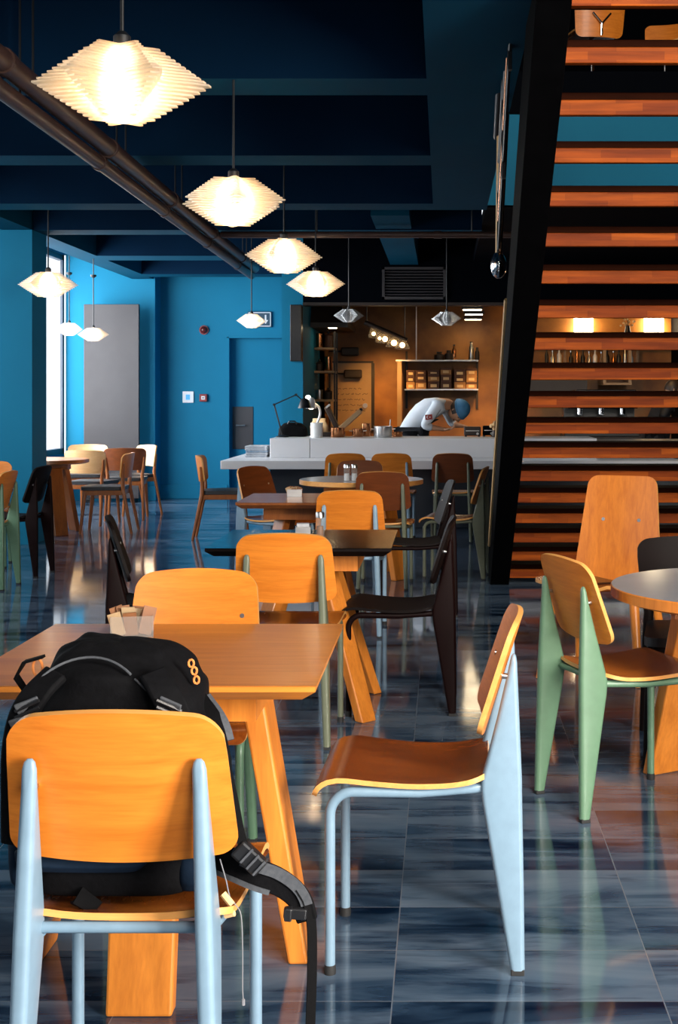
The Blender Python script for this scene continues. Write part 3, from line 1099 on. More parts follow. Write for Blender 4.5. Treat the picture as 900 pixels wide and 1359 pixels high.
square_table('oak square table in the foreground behind the backpack', -.672, 3.305, .79, M['tabletop'], M['tableleg'], .335, 0, M['tabletop'])
square_table('dark-topped square table in the middle with a metal box on it', -.600, 5.93, .77, M['dark_top'], M['tableleg'], .40, 0, M['dark_wood'], PI / 4, .085, .30)
square_table('small brown square table in front of the white round table', -.84, 8.30, .77, M['tabletop'], M['cafe_wood'], .38, 0, None, PI / 4, .10, .5)
round_table('white-topped round table near the counter', -.62, 10.2, .47, M['white_top'], M['ply_edge'], M['tableleg'], .36, 1.0)
round_table('grey-topped round table with a wooden rim at the right edge', 1.06, 4.45, .50, M['grey_top'], M['tableleg'], M['tableleg'], .525, math.atan2(.85, -.5), n_legs=3)
round_table('brown round table beside the bay window', -4.02, 13.44, .46, M['tabletop'], M['cafe_wood'], M['cafe_wood'], .38, .8)


# ------------------------------------------------------------------ wooden cafe chairs
def cafe_chair(label):
    t = thing('cafe_chair', label, 'chair')
    b = MB()

    def fn(u, v):
        s = v * .235
        w = round_w(s, .235, .215, .235, .03, .05)
        x = u * w
        return Vector((x, .02 - .035 * v + .075 * (x / .235) ** 2, .555 + s + .012 * (1 - (x / .235) ** 2) * v)), Vector((-.64 * x, 1, .15))
    b.sheet(fn, lin(-1, 1, 15), ends(), .014)
    b.build('backrest', None, t, mats=[M['pale_ply'], M['ply_edge']], angle=50)
    m = MB()

    def fs(u, v):
        s = v * .42
        w = round_w(s, .42, .19, .225, .06, .05)
        return Vector((u * w, .055 + s, .452 + .012 * (1 - u * u) * math.sin(PI * v))), Vector((0, 0, 1))
    m.sheet(fs, lin(-1, 1, 11), ends(5, 7, .15), .034)
    m.build('seat_pad', M['black_pad'], t, angle=50, mats=[M['black_pad'], M['black_pad']])
    f = MB()
    for sx in (-1, 1):
        f.prism([(sx * .165, .07), (sx * .195, .07), (sx * .21, .44), (sx * .18, .44)], .385, .432, 'xy')
    f.box(-.19, .19, .425, .45, .385, .432).box(-.175, .175, .06, .085, .385, .432)
    f.build('seat_frame', M['cafe_wood'], t, smooth=False, bevel=.004)
    for sx in (-1, 1):
        MB().tube([(sx * .205, -.03, 0), (sx * .19, .055, .43), (sx * .185, .06, .50), (sx * .20, .055, .60), (sx * .208, .045, .70)], [.014, .020, .020, .016, .011], 10).build('leg', M['cafe_wood'], t)
        MB().tube([(sx * .215, .475, 0), (sx * .195, .43, .42)], [.014, .021], 10).build('leg', M['cafe_wood'], t)
    return t


CC = []


def place_cafe(x, y, rz, label, sw=None):
    g = 'wooden cafe chairs with black seats'
    if not CC:
        t = cafe_chair(label)
        t.location = (x, y, 0)
        t.rotation_euler = (0, 0, rz)
        t['group'] = g
    else:
        t = dup(CC[0], (x, y, 0), rz, label, g, sw)
    CC.append(t)


brown = {'pale_ply': M['brown_ply'], 'ply_edge': M['cafe_wood']}  # brown back: the shadow on it put into the colour
orange = {'pale_ply': M['ply_tall'], 'ply_edge': M['ply_edge']}
dark = {'pale_ply': M['dark_wood'], 'ply_edge': M['dark_wood'], 'cafe_wood': M['dark_wood']}
place_cafe(-3.80, 14.15, heading(.15, 1), 'pale-backed cafe chair tucked behind the window table')
place_cafe(-4.20, 15.9, heading(.1, -1), 'pale-backed cafe chair farthest in the bay, in front of the grey panel')
place_cafe(-3.43, 15.75, heading(-.75, -.66), 'pale-backed cafe chair turned sideways at the right end of the window group')
place_cafe(-3.50, 14.74, heading(-.15, 1), 'brown-backed cafe chair with its back turned, in the window group', brown)
place_cafe(-3.14, 13.55, heading(-1, -.05), 'cafe chair in profile with black seat, nearest of the window group', orange)
place_cafe(-2.37, 12.95, heading(1, .1), 'lone cafe chair in profile in front of the blue wall', orange)
place_cafe(1.02, 5.45, heading(-.1, -1), 'dark curved-back chair behind the grey round table', dark)


# tall plywood chair by the stairs
t = thing('tall_plywood_chair', 'tall plywood chair with tapered back and two screws beside the stairs', 'chair', (.905, 6.86, 0), heading(-.42, -.9))
b = MB()


def fb(u, v):
    s = v * .56
    w = round_w(s, .56, .235, .180, .02, .05)
    x = u * w
    return Vector((x, .03 - .10 * v + .03 * (x / .235) ** 2, .40 + s)), Vector((-.25 * x, 1, .18))


b.sheet(fb, lin(-1, 1, 13), ends(7, 10, .12), .013)
bk = b.build('backrest', None, t, mats=[M['ply_tall'], M['ply_edge']], angle=50)
for sx in (-1, 1):
    m = MB().tube([(sx * .095, -.035, .735), (sx * .095, -.017, .738)], .009, 12)
    m.build('screw', M['steel'], bk)
b = MB()


def fs2(u, v):
    s = v * .50
    w = round_w(s, .50, .33, .34, .16, .24)
    return Vector((u * w, .02 + s, .425 + .020 * v + .02 * abs(u) ** 2)), Vector((0, -.04, 1))


b.sheet(fs2, lin(-1, 1, 13), ends(8, 6, .3), .016)
b.build('seat', None, t, mats=[M['ply_seat'], M['ply_edge']], angle=50)
for sx in (-1, 1):
    MB().tube([(sx * .24, -.05, 0), (sx * .19, .08, .42)], [.017, .026], 10).build('leg', M['tableleg'], t)
    MB().tube([(sx * .25, .50, 0), (sx * .20, .42, .43)], [.017, .026], 10).build('leg', M['tableleg'], t)
p = at(787, 775, 6.58)
t = thing('tablet', 'black tablet with silver edges lying on the tall chair seat', 'tablet', (.735, 6.60, .4545), .45)
MB().box(-.085, .085, -.11, .11, 0, .012).build('casing', M['chrome'], t, smooth=False, bevel=.003)
MB().box(-.082, .082, -.107, .107, .012, .0135).build('screen', M['tablet_black'], t, smooth=False)


# swivel chairs up on the mezzanine
def swivel(label):
    t = thing('swivel_chair', label, 'chair')
    b = MB()

    def fn(u, v):
        s = v * .34
        w = round_w(s, .34, .21, .23, .06, .06)
        x = u * w
        return Vector((x, -.24 - .05 * v + .05 * (x / .23) ** 2, .405 + s)), Vector((-.4 * x, 1, .15))
    b.sheet(fn, lin(-1, 1, 11), ends(), .014)
    b.build('backrest', None, t, mats=[M['ply'], M['ply_edge']], angle=50)
    b = MB()
    b.sheet(lambda u, v: (Vector((u * round_w(v * .42, .42, .21, .22, .06, .06), -.2 + v * .42, .455 + .02 * u * u)), Vector((0, 0, 1))), lin(-1, 1, 9), ends(), .016)
    b.build('seat', None, t, mats=[M['ply_seat'], M['ply_edge']], angle=50)
    m = MB()
    m.tube([(0, -.02, .44), (0, -.285, .42), (0, -.29, .52)], .011, 8)
    m.tube([(0, -.29, .51), (-.08, -.285, .60)], .010, 8).tube([(0, -.29, .51), (.08, -.285, .60)], .010, 8)
    m.build('back_support', M['chrome'], t)
    MB().tube([(0, 0, .06), (0, 0, .45)], .022, 12).build('column', M['chrome'], t)
    for k in range(4):
        a = PI / 4 + k * PI / 2
        MB().tube([(0, 0, .09), (.26 * math.cos(a), .26 * math.sin(a), .02)], [.016, .012], 8).build('leg', M['chrome'], t)
    return t


s1 = swivel('plywood swivel chair upstairs, showing above the top visible treads')
s1.location = (1.30, 11.75, 4.05)
s1.rotation_euler = (0, 0, D(12))
s1['group'] = 'swivel chairs upstairs'
dup(s1, (2.0, 12.1, 4.05), D(160), 'second swivel chair upstairs, nearer the right edge', 'swivel chairs upstairs')


# ------------------------------------------------------------------ things on the tables
def packet_holder(label, x, y, z, sc, rz, metal=False):
    t = thing('sugar_holder', label, 'condiment holder', (x, y, z), rz)
    w, d, h = .055 * sc, .042 * sc, .055 * sc
    m = MB()
    th = .003
    m.box(-w, w, -d, -d + th, 0, h).box(-w, w, d - th, d, 0, h).box(-w, -w + th, -d, d, 0, h).box(w - th, w, -d, d, 0, h).box(-w, w, -d, d, 0, th)
    m.build('holder', M['steel' if metal else 'jar'], t, smooth=False)
    rnd = random.Random(label)
    for i in range(9):
        a = -.35 + .70 * ((i * 4) % 9) / 8 + rnd.uniform(-.1, .1)
        px = (-w + .024) + (2 * w - .048) * ((i * 4) % 9) / 8
        py = -d + .010 + (2 * d - .020) * i / 8
        hh = rnd.uniform(.058, .074) * sc
        mt = M['brown_packet'] if i % 3 else M['cream_packet']
        mb = MB().box(-.017 * sc, .017 * sc, -.0025, .0025, 0, hh)
        mb.build('sugar_packet', mt, t, smooth=False, loc=(px, py, .004), rot=(rnd.uniform(-.15, .15), a, rnd.uniform(-.3, .3)))
    return t


packet_holder('clear holder of brown sugar packets beside the backpack', -.818, 3.53, .742, 1.0, .2)
packet_holder('metal holder of sugar packets on the small brown table', -.93, 8.40, .742, .85, .1, True)
t = thing('napkin_box', 'small square metal napkin box on the dark table', 'napkin holder', (-.628, 6.02, .742), .1)
m = MB().box(-.034, .034, -.034, .034, 0, .045)
m.build('box', M['steel'], t, smooth=False, bevel=.003)
MB().box(-.028, .028, -.028, .028, .045, .058).build('napkins', M['paper'], t, smooth=False, bevel=.002)


def shaker(label, x, y, z, r, h, filled):
    t = thing('shaker', label, 'shaker', (x, y, z))
    MB().lathe([(r, 0), (r * 1.02, .004), (r * .88, h * .80)], 16).build('glass_body', M['jar'], t)
    MB().lathe([(r * .8, .004), (r * .72, h * .45)], 12).build('contents', M['white_plastic' if filled == 'w' else 'brown_packet'], t)
    MB().lathe([(r * .92, h * .78), (r * .92, h * .96), (r * .8, h), (r * .3, h)], 16).build('cap', M['steel'], t)
    return t


shaker('tall glass shaker on the dark table next to the metal box', -.548, 5.98, .742, .021, .112, 'b')
shaker('left glass shaker of the pair on the white round table', -.712, 9.93, .742, .025, .125, 'w')
shaker('right glass shaker of the pair on the white round table', -.656, 9.93, .742, .025, .125, 'w')

# ------------------------------------------------------------------ backpack on the nearest chair
BX, BY, BZ = -.604, 2.500, .462
t = thing('backpack', 'large black backpack sitting on the nearest chair', 'backpack', (BX, BY, BZ))
rnd = random.Random(4)


def bag_mb(levels, n=40, lump=.009):
    """levels: (z, cx, cy, half width, half depth, squareness)"""
    m = MB()
    rings = []
    for z, cx, cy, a, b, e in levels:
        ring = []
        for j in range(n):
            th = 2 * PI * j / n
            c, s = math.cos(th), math.sin(th)
            x = cx + a * math.copysign(abs(c) ** e, c)
            y = cy + b * math.copysign(abs(s) ** e, s)
            q = lump * (math.sin(3 * th + z * 31) * .5 + math.sin(7 * th - z * 47) * .35 + math.sin(z * 90 + 2 * th) * .35)
            ring.append(m.bm.verts.new((x + q * c, y + q * s, z + q * .5)))
        rings.append(ring)
    for i in range(len(rings) - 1):
        for j in range(n):
            m.face([rings[i][j], rings[i][(j + 1) % n], rings[i + 1][(j + 1) % n], rings[i + 1][j]])
    m.face(rings[0][::-1])
    m.face(rings[-1])
    return m


def interp(levels, k=4):
    P = [Vector(l[:4]) for l in levels]
    out = []
    vals = [list(l) for l in levels]
    for i in range(len(vals) - 1):
        for j in range(k):
            f = j / k
            f = f * f * (3 - 2 * f) * .4 + f * .6
            out.append([vals[i][q] + (vals[i + 1][q] - vals[i][q]) * f for q in range(6)])
    out.append(vals[-1])
    return out


body = bag_mb(interp([(.004, .0, .0, .135, .075, .6), (.012, .0, .0, .155, .098, .55), (.10, 0, .0, .166, .112, .55), (.20, .0, .01, .168, .116, .6), (.29, 0, .012, .165, .118, .6), (.36, .005, .01, .150, .112, .65), (.395, .005, .01, .11, .085, .8), (.405, .005, .01, .05, .04, .9)]))
body.build('main_compartment', M['bag'], t, sub=1)
lid = bag_mb(interp([(.295, .012, .012, .146, .118, .6), (.315, .012, .012, .158, .132, .55), (.36, .006, .012, .152, .134, .55), (.405, .0, .015, .134, .118, .65), (.437, -.014, .02, .098, .085, .75), (.455, -.03, .02, .05, .045, .9)]), lump=.010)
lid.build('lid', M['bag'], t, sub=1)
# piping and zip across the lid
pts = [(.105 * math.cos(a) - .028, -.124 + .030 * max(0, math.sin(a)) ** 3, .355 + .085 * math.sin(a)) for a in lin(2.9, .75, 18)]
MB().tube(pts, .0024, 6).build('lid_piping', M['webbing_grey'], t)
pts = [(-.13 + .02 * math.sin(i), -.128, .30 + .015 * i) for i in range(8)]
MB().tube([(-.120, -.124, .335), (-.122, -.124, .36), (-.112, -.120, .39)], .0022, 6).build('zip', M['webbing_grey'], t)
MB().tube([(.055, -.112, .405), (.09, -.120, .375), (.115, -.124, .345)], .0022, 6).build('zip', M['webbing_grey'], t)
# grab handle
MB().ribbon([(-.165, -.02, .36), (-.182, -.03, .392), (-.165, -.035, .42), (-.13, -.035, .43)], (0, 1, 0), .02, .005).build('grab_loop', M['webbing'], t)
# side pockets
for sx in (-1, 1):
    m = bag_mb(interp([(.01, sx * .145, .0, .030, .075, .7), (.03, sx * .152, .0, .036, .088, .65), (.11, sx * .155, .0, .036, .09, .65), (.17, sx * .155, .0, .026, .085, .7), (.185, sx * .153, 0, .018, .07, .8)]), 24, .004)
    m.build('side_pocket', M['bag_navy'], t, sub=1)
# padded shoulder straps, humped over the top corners, each with a ladder buckle
for sx in (-1, 1):
    pts = smooth_path([(sx * .085, -.105, .415), (sx * .112, -.132, .385), (sx * .135, -.140, .345), (sx * .150, -.134, .28), (sx * .155, -.122, .19), (sx * .158, -.112, .11)], 4)
    st = MB().ribbon(pts, (1, .25 * sx, 0), .052, .016).build('shoulder_strap', M['bag'], t, bevel=.005)
    for k, (dz, mm) in enumerate(((0, 'webbing_grey'), (.028, 'webbing_grey'))):
        m = MB().obox((sx * (.125 + dz * .35), -.147, .366 - dz), (.042, .006, .020), (.35, sx * .35, sx * -.2))
        m.build('strap_stripe', M[mm], st, smooth=False, bevel=.002)
    m = MB()
    for dz in (-.012, 0, .012):
        m.tube([(sx * .103, -.153, .358 + dz + .006), (sx * .146, -.150, .350 + dz - .006)], .0034, 6)
    m.build('ladder_buckle', M['buckle'], st)
m = bag_mb(interp([(.06, -.04, -.105, .10, .012, .6), (.075, -.04, -.11, .115, .020, .6), (.098, -.04, -.108, .12, .018, .6), (.108, -.04, -.10, .10, .010, .7)]), 28, .003)
m.build('lumbar_pad', M['bag_navy'], t, sub=1)
MB().ribbon([(-.02, -.11, .02), (-.035, -.118, -.0), (-.04, -.10, .006)], (1, 0, 0), .045, .006).build('loose_tab', M['webbing'], t)
MB().obox((.052, -.131, .135), (.022, .002, .018), (.1, 0, 0)).build('label_tag', M['webbing_grey'], t, smooth=False)


def loc(px, py, Y):
    return at(px, py, Y) - Vector((BX, BY, BZ))


# right-hand compression strap down to the buckle
pts = smooth_path([loc(262, 925, 2.52), loc(285, 960, 2.47), loc(298, 1010, 2.44), loc(309, 1060, 2.42), loc(318, 1105, 2.40), loc(326, 1130, 2.40)], 4)
MB().ribbon(pts, (1, .3, 0), [.034] * 4 + [.026] * 5 + [.018] * (len(pts) - 9), .006).build('compression_strap', M['webbing'], t)
MB().ribbon([p + Vector((.012, .004, 0)) for p in pts[:7]], (1, .3, 0), .026, .005).build('strap_edge', M['webbing_grey'], t)
# hip belt
hp = smooth_path([loc(262, 1128, 2.50), loc(300, 1143, 2.44), loc(335, 1158, 2.42), loc(365, 1168, 2.42), loc(388, 1183, 2.42), loc(401, 1200, 2.42), loc(408, 1222, 2.42)], 4)
hb = MB().ribbon(hp, (.15, 0, 1), [.062 - .001 * i for i in range(len(hp))], .010).build('hip_belt', M['bag'], t, bevel=.003)
gs = [p + Vector((.004, -.008, .016)) for p in hp[6:-2]]
MB().ribbon(gs, (.15, 0, 1), .021, .003).build('belt_stripe', M['webbing_grey'], hb)
MB().ribbon([p + Vector((.0, -.008, -.024)) for p in hp[2:12]], (.15, 0, 1), .009, .003).build('belt_stripe', M['webbing_grey'], hb)
wb = smooth_path([loc(397, 1178, 2.415), loc(409, 1200, 2.415), loc(414, 1235, 2.415), loc(414, 1300, 2.41), loc(412, 1360, 2.405), loc(411, 1420, 2.40)], 4)
MB().ribbon(wb, (1, .5, 0), .018, .003).build('hanging_strap', M['webbing'], hb)
c = loc(392, 1212, 2.41)
m = MB()
m.obox(c, (.042, .014, .020), (0, .08, 0)).obox(c + Vector((-.012, -.003, 0)), (.014, .018, .024), (0, .08, 0))
m.build('clip_buckle', M['buckle'], hb, smooth=False, bevel=.003)
# quick release buckle on top of the belt
c = loc(331, 1138, 2.40)
m = MB()
m.obox(c, (.060, .022, .036), (0, .75, 0))
m.build('belt_buckle', M['buckle'], hb, smooth=False, bevel=.005)
m = MB()
for k in (-1, 0, 1):
    m.obox(c + Vector((.008 + k * .011, -.013, -.004 - k * .011)), (.004, .004, .032), (0, .75, 0))
m.build('buckle_rib', M['webbing_grey'], hb, smooth=False)
cp = smooth_path([loc(292, 1140, 2.40), loc(300, 1168, 2.39), loc(305, 1190, 2.39), loc(312, 1200, 2.39), loc(320, 1215, 2.385), loc(322, 1260, 2.385), loc(322, 1310, 2.385), loc(323, 1329, 2.385)], 5)
cd = MB().tube(cp, .0011, 6).build('elastic_cord', M['cord_white'], t)
MB().tube([loc(296, 1186, 2.39), loc(308, 1201, 2.385)], .0065, 8).build('toggle', M['cream_toggle'], cd)
MB().tube([loc(299, 1215, 2.39), loc(311, 1212, 2.385)], .0055, 8).build('toggle', M['cream_toggle'], cd)
MB().tube([loc(323, 1326, 2.385), loc(323, 1334, 2.385)], .003, 6).build('cord_end', M['cord_white'], cd)
for q in ((254, 880), (258, 890), (261, 902)):
    p = loc(q[0], q[1], 2.46)
    MB().tube([p + Vector((.005 * math.cos(a), -.002, .007 * math.sin(a))) for a in lin(0, 2 * PI, 10)], .0022, 6).build('zip_pull', M['orange_pull'], t)
p = loc(50, 886, 2.46)
MB().tube([p + Vector((.010 * math.cos(a), -.004 * math.cos(a), .016 * math.sin(a))) for a in lin(0, 2 * PI, 12)], .0026, 6).build('zip_pull', M['orange_pull'], t)
# ------------------------------------------------------------------ counter
t = thing('service_counter', 'long white service counter with a lower ledge in front of the kitchen', 'counter', (-.3, 14.2, 0))
def cb(name, x0, x1, y0, y1, z0, z1, mat, bev=.006):
    return MB().box(x0 + .3, x1 + .3, y0 - 14.2, y1 - 14.2, z0, z1).build(name, mat, t, smooth=False, bevel=bev)


cb('ledge', -2.24, 2.42, 13.5, 14.3, .635, .722, M['white_stone'])
cb('ledge', -2.24, -1.87, 14.3, 15.78, .635, .722, M['white_stone'])
cb('riser_panel', -1.82, -1.40, 14.1, 14.30, .722, .928, M['white_stone'])
cb('riser_panel', -1.396, 1.62, 14.1, 14.30, .722, .928, M['white_stone'])
cb('worktop', -1.82, 1.62, 14.30, 14.9, .888, .928, M['white_stone'])
cb('worktop', 1.62, 3.15, 14.2, 14.9, .86, .90, M['steel'])
cb('base_panel', -1.80, 1.62, 14.32, 14.86, .0, .888, M['counter_base'])
cb('base_panel', 1.64, 3.15, 14.3, 14.86, .0, .86, M['counter_base'])
cb('ledge_support', -1.80, 2.36, 13.95, 14.09, .0, .635, M['counter_base'])

WZ = .9285
# newspapers
for i in range(5):
    z = .7225 + i * .024
    nt = thing('newspaper', ['folded newspaper at the bottom of the pile on the ledge', 'folded newspaper second from the bottom of the pile', 'bluish newspaper in the middle of the pile', 'folded newspaper second from the top of the pile', 'topmost newspaper of the pile on the counter ledge'][i], 'newspaper', (-1.98 + random.uniform(-.012, .012), 14.42, z), random.uniform(-.07, .07), 'newspapers on the counter ledge')
    m = MB().box(-.115, .115, -.16, .16, 0, .0235)
    m.build('pages', M['paper_blue' if i == 2 else 'paper'], nt, smooth=False, bevel=.006)
    m = MB()
    for k in range(3):
        m.box(-.116, .1, -.1612, -.16, .005 + k * .006, .0065 + k * .006)
    m.build('fold_lines', M['paper_blue'], nt, smooth=False)

# desk lamp
def P(px, py, Y=14.5):
    return at(px, py, Y)


b0 = P(375, 581)
t = thing('desk_lamp', 'black jointed desk lamp at the left end of the counter', 'lamp', (b0.x, 14.5, WZ))
o0 = Vector((b0.x, 14.5, WZ))
MB().lathe([(.07, 0), (.072, .012), (.03, .022), (.012, .03)], 18).build('base', M['black_metal'], t)
e1, e2, e3 = P(364, 537) - o0, P(393, 524) - o0, P(402, 532) - o0
a0 = Vector((0, 0, .02))
for k, (a, b) in enumerate(((a0, e1), (e1, e2), (e2, e3))):
    m = MB()
    for dy in (-.014, .014):
        m.tube([a + Vector((0, dy, 0)), b + Vector((0, dy, 0))], .006, 6)
    m.build('arm', M['black_metal'], t)
for p in (e1, e2):
    MB().tube([p + Vector((0, -.025, 0)), p + Vector((0, .025, 0))], .014, 10).build('joint', M['black_metal'], t)
MB().lathe([(.02, .05), (.045, .03), (.075, -.06), (.068, -.06), (.03, .02)], 16, e3 + Vector((.02, 0, -.02)), caps=False).build('lamp_head', M['black_metal'], t)

# black bundle behind the lamp
t = thing('black_case', 'low black case lying on the counter beside the desk lamp', 'case', (P(386, 580).x, 14.72, WZ))
bag_mb(interp([(0, 0, 0, .15, .10, .5), (.02, 0, 0, .165, .11, .5), (.10, 0, 0, .15, .10, .6), (.145, .0, 0, .10, .07, .7), (.155, 0, 0, .05, .04, .8)]), 24, .004).build('body', M['bag'], t, sub=1)
MB().tube([(-.05, -.08, .14), (-.03, -.09, .17), (.03, -.09, .17), (.05, -.08, .14)], .008, 8).build('handle', M['black_metal'], t)
# small lit work lamp
q = P(417, 581, 14.62)
t = thing('work_lamp', 'bright white work lamp with a curved stem above the counter', 'lamp', (q.x, 14.62, WZ))
o0 = Vector((q.x, 14.62, WZ))
MB().lathe([(.05, 0), (.05, .012), (.015, .02)], 16).build('base', M['white_plastic'], t)
st = smooth_path([P(416, 580, 14.62) - o0, P(421, 562, 14.62) - o0, P(425, 550, 14.62) - o0, P(423, 540, 14.62) - o0, P(415, 535, 14.62) - o0], 4)
MB().tube(st, .014, 8).build('stem', M['white_plastic'], t)
hd = P(413, 536, 14.62) - o0
MB().lathe([(.02, .07), (.04, .05), (.06, -.05), (.055, -.05), (.03, .03)], 16, hd, caps=False).build('lamp_head', M['white_plastic'], t)
MB().ball(hd + Vector((0, 0, -.02)), .042).build('bulb', M['bulb_soft'], t)
MB().ball(P(409, 528, 14.62) - o0, .03).build('bulb', M['bulb_soft'], t)

def pot(name, label, cat, px, Y, r, h, mat, handle=None, lid=False, z=WZ):
    x = at(px, 0, Y).x
    t = thing(name, label, cat, (x, Y, z))
    th = .004
    MB().lathe([(r * .94, 0), (r, .01), (r, h), (r + .006, h + .004), (r - th, h + .004), (r - th, .02), (r * .5, .012)], 20).build('body', mat, t)
    if handle:
        for sx in (-1, 1):
            MB().tube([(sx * r, -.03, h * .75), (sx * (r + .03), -.03, h * .78), (sx * (r + .03), .03, h * .78), (sx * r, .03, h * .75)], .006, 8).build('handle', M['steel'], t)
    if lid:
        l = MB().lathe([(r + .006, h + .005), (r * .8, h + .02), (r * .2, h + .03)], 20).build('lid', mat, t)
        MB().ball((0, 0, h + .045), .016).build('knob', M['black_metal'], l)
    return t


pot('canister', 'white ceramic canister on the counter below the work lamp', 'canister', 420.5, 14.42, .066, .155, M['white_ceramic'])
pot('cooking_pot', 'dark copper pot beside the white canister', 'pot', 448, 14.52, .075, .10, M['copper'])
pot('cooking_pot', 'small copper pot behind the counter middle', 'pot', 475, 14.65, .060, .085, M['copper'], True)
pot('cooking_pot', 'tall brown pot in front of the handwritten board', 'pot', 486, 14.8, .045, .14, M['copper'])
pot('cooking_pot', 'shiny steel pot with side handles on the counter', 'pot', 508.5, 14.5, .098, .115, M['steel'], True)
t = thing('ladle', 'ladle standing in the shiny steel pot', 'ladle', (at(517, 0, 14.55).x, 14.55, WZ + .02))
MB().tube([(0, 0, .02), (.01, .01, .17)], .005, 8).build('handle', M['steel'], t)
MB().ball((0, 0, .025), .022, (1, 1, .6)).build('bowl', M['steel'], t)
pot('bowl', 'small brown bowl left of the stooping chef', 'bowl', 528, 14.7, .055, .05, M['copper'])
# folded sheeter boards, crossing each other
c = P(443, 557, 14.75)
t = thing('slicer', 'dark slicing machine with two crossing arms on the counter', 'kitchen machine', (c.x, 14.75, WZ))
o0 = Vector((c.x, 14.75, WZ))
MB().box(-.14, .12, -.10, .10, 0, .05).build('base', M['kitchen_dark'], t, smooth=False, bevel=.006)
a, b = P(434, 540, 14.75) - o0, P(452, 577, 14.75) - o0
m = MB().ribbon([a, b], (0, 1, 0), .16, .05)
m.build('arm', M['kitchen_dark'], t, bevel=.006)
a, b = P(449, 572, 14.72) - o0, P(479, 545, 14.72) - o0
MB().ribbon([a, b], (0, 1, 0), .14, .055).build('arm', M['kitchen_board'], t, bevel=.006)
MB().ball(P(479, 544, 14.72) - o0, .022).build('knob', M['black_metal'], t)
MB().ribbon([P(433, 541, 14.66) - o0, P(438, 537, 14.66) - o0], (0, 1, 0), .12, .02).build('guard', M['white_plastic'], t)
c = P(428, 560, 14.8)
t = thing('flour_sack', 'pale sack standing behind the white canister', 'sack', (c.x - .035, 14.80, WZ))
bag_mb(interp([(0, 0, 0, .09, .05, .6), (.03, 0, 0, .105, .06, .6), (.12, 0, 0, .10, .05, .6), (.17, .0, 0, .07, .02, .7), (.2, 0, 0, .075, .012, .8)]), 20, .004).build('sack', M['label_cream'], t, sub=1)
MB().box(-.05, .05, -.066, -.058, .05, .10).build('sack_label', M['brown_packet'], t, smooth=False)

# toaster-like machines right of the chef
def machine(label, px0, px1, py0, Y, mat):
    a, b = at(px0, py0, Y), at(px1, py0, Y)
    t = thing('kitchen_machine', label, 'kitchen machine', ((a.x + b.x) / 2, Y, WZ))
    w = (b.x - a.x) / 2
    h = a.z - WZ
    MB().box(-w, w, -.09, .09, .012, h).build('housing', mat, t, smooth=False, bevel=.012)
    MB().box(-w * .8, w * .8, -.096, -.088, h * .55, h * .62).build('front_slot', M['steel'], t, smooth=False)
    MB().tube([(w * .6, -.09, h * .3), (w * .6, -.11, h * .3)], .014, 10).build('dial', M['steel'], t)
    for sx in (-1, 1):
        MB().box(sx * w * .8 - .012, sx * w * .8 + .012, -.07, .07, 0, .012).build('foot', M['rubber'], t, smooth=False)
    return t


machine('dark brown machine on the counter just right of the chef', 616, 638, 566, 14.75, M['kitchen_dark'])
machine('black machine on the counter beside the dried flowers', 641, 655, 565, 14.78, M['near_black'])
t = thing('dried_flowers', 'bunch of pale dried flowers at the counter beside the stringer', 'flowers', (at(657, 0, 14.5).x, 14.5, WZ))
MB().lathe([(.025, 0), (.035, .02), (.03, .06), (.022, .08)], 14).build('vase', M['kitchen_dark'], t)
rnd = random.Random(3)
for i in range(9):
    a, r = rnd.uniform(0, 6.28), rnd.uniform(.01, .06)
    p = Vector((r * math.cos(a), r * math.sin(a), rnd.uniform(.09, .16)))
    s_ = MB().tube([(0, 0, .05), p], .002, 5).build('stem', M['brown_packet'], t)
    MB().ball(p, rnd.uniform(.012, .02), (1, 1, 1.2), 8, 6).build('flower_head', M['leaf'], s_)

# ------------------------------------------------------------------ kitchen behind the counter
def kx(px, Y):
    return (px - CX) * Y / F


def kz(py, Y):
    return H - (py - CY) * Y / F


# handwritten board on the back wall
Y = 18.8
t = thing('writing_board', 'tan handwritten board on the kitchen back wall', 'board', (kx(466, Y), Y, kz(527, Y)))
bw, bh = 27 * Y / F, 45 * Y / F
MB().box(-bw, bw, -.02, 0, -bh, bh).build('board', M['kitchen_board'], t, smooth=False)
fr = MB()
fr.box(-bw - .03, bw + .03, -.035, 0, bh, bh + .03).box(bw, bw + .045, -.035, 0, -bh, bh).box(-bw - .03, -bw, -.035, 0, -bh, bh)
fr.build('board_frame', M['kitchen_dark'], t, smooth=False)
rnd = random.Random(9)
for k in range(5):
    m = MB()
    x = -bw * .7
    while x < bw * .6:
        w_ = rnd.uniform(.03, .09)
        pts = [(x + w_ * i / 6, -.022, bh * (.25 - .16 * k) + rnd.uniform(-.012, .012)) for i in range(7)]
        m.tube(pts, .003, 4)
        x += w_ + .025
    m.build('handwriting', M['kitchen_dark'], t)
MB().tube([(bw * .7, -.02, -bh * .25), (bw * .7, -.05, -bh * .25)], .035, 12).build('knob', M['steel'], t)

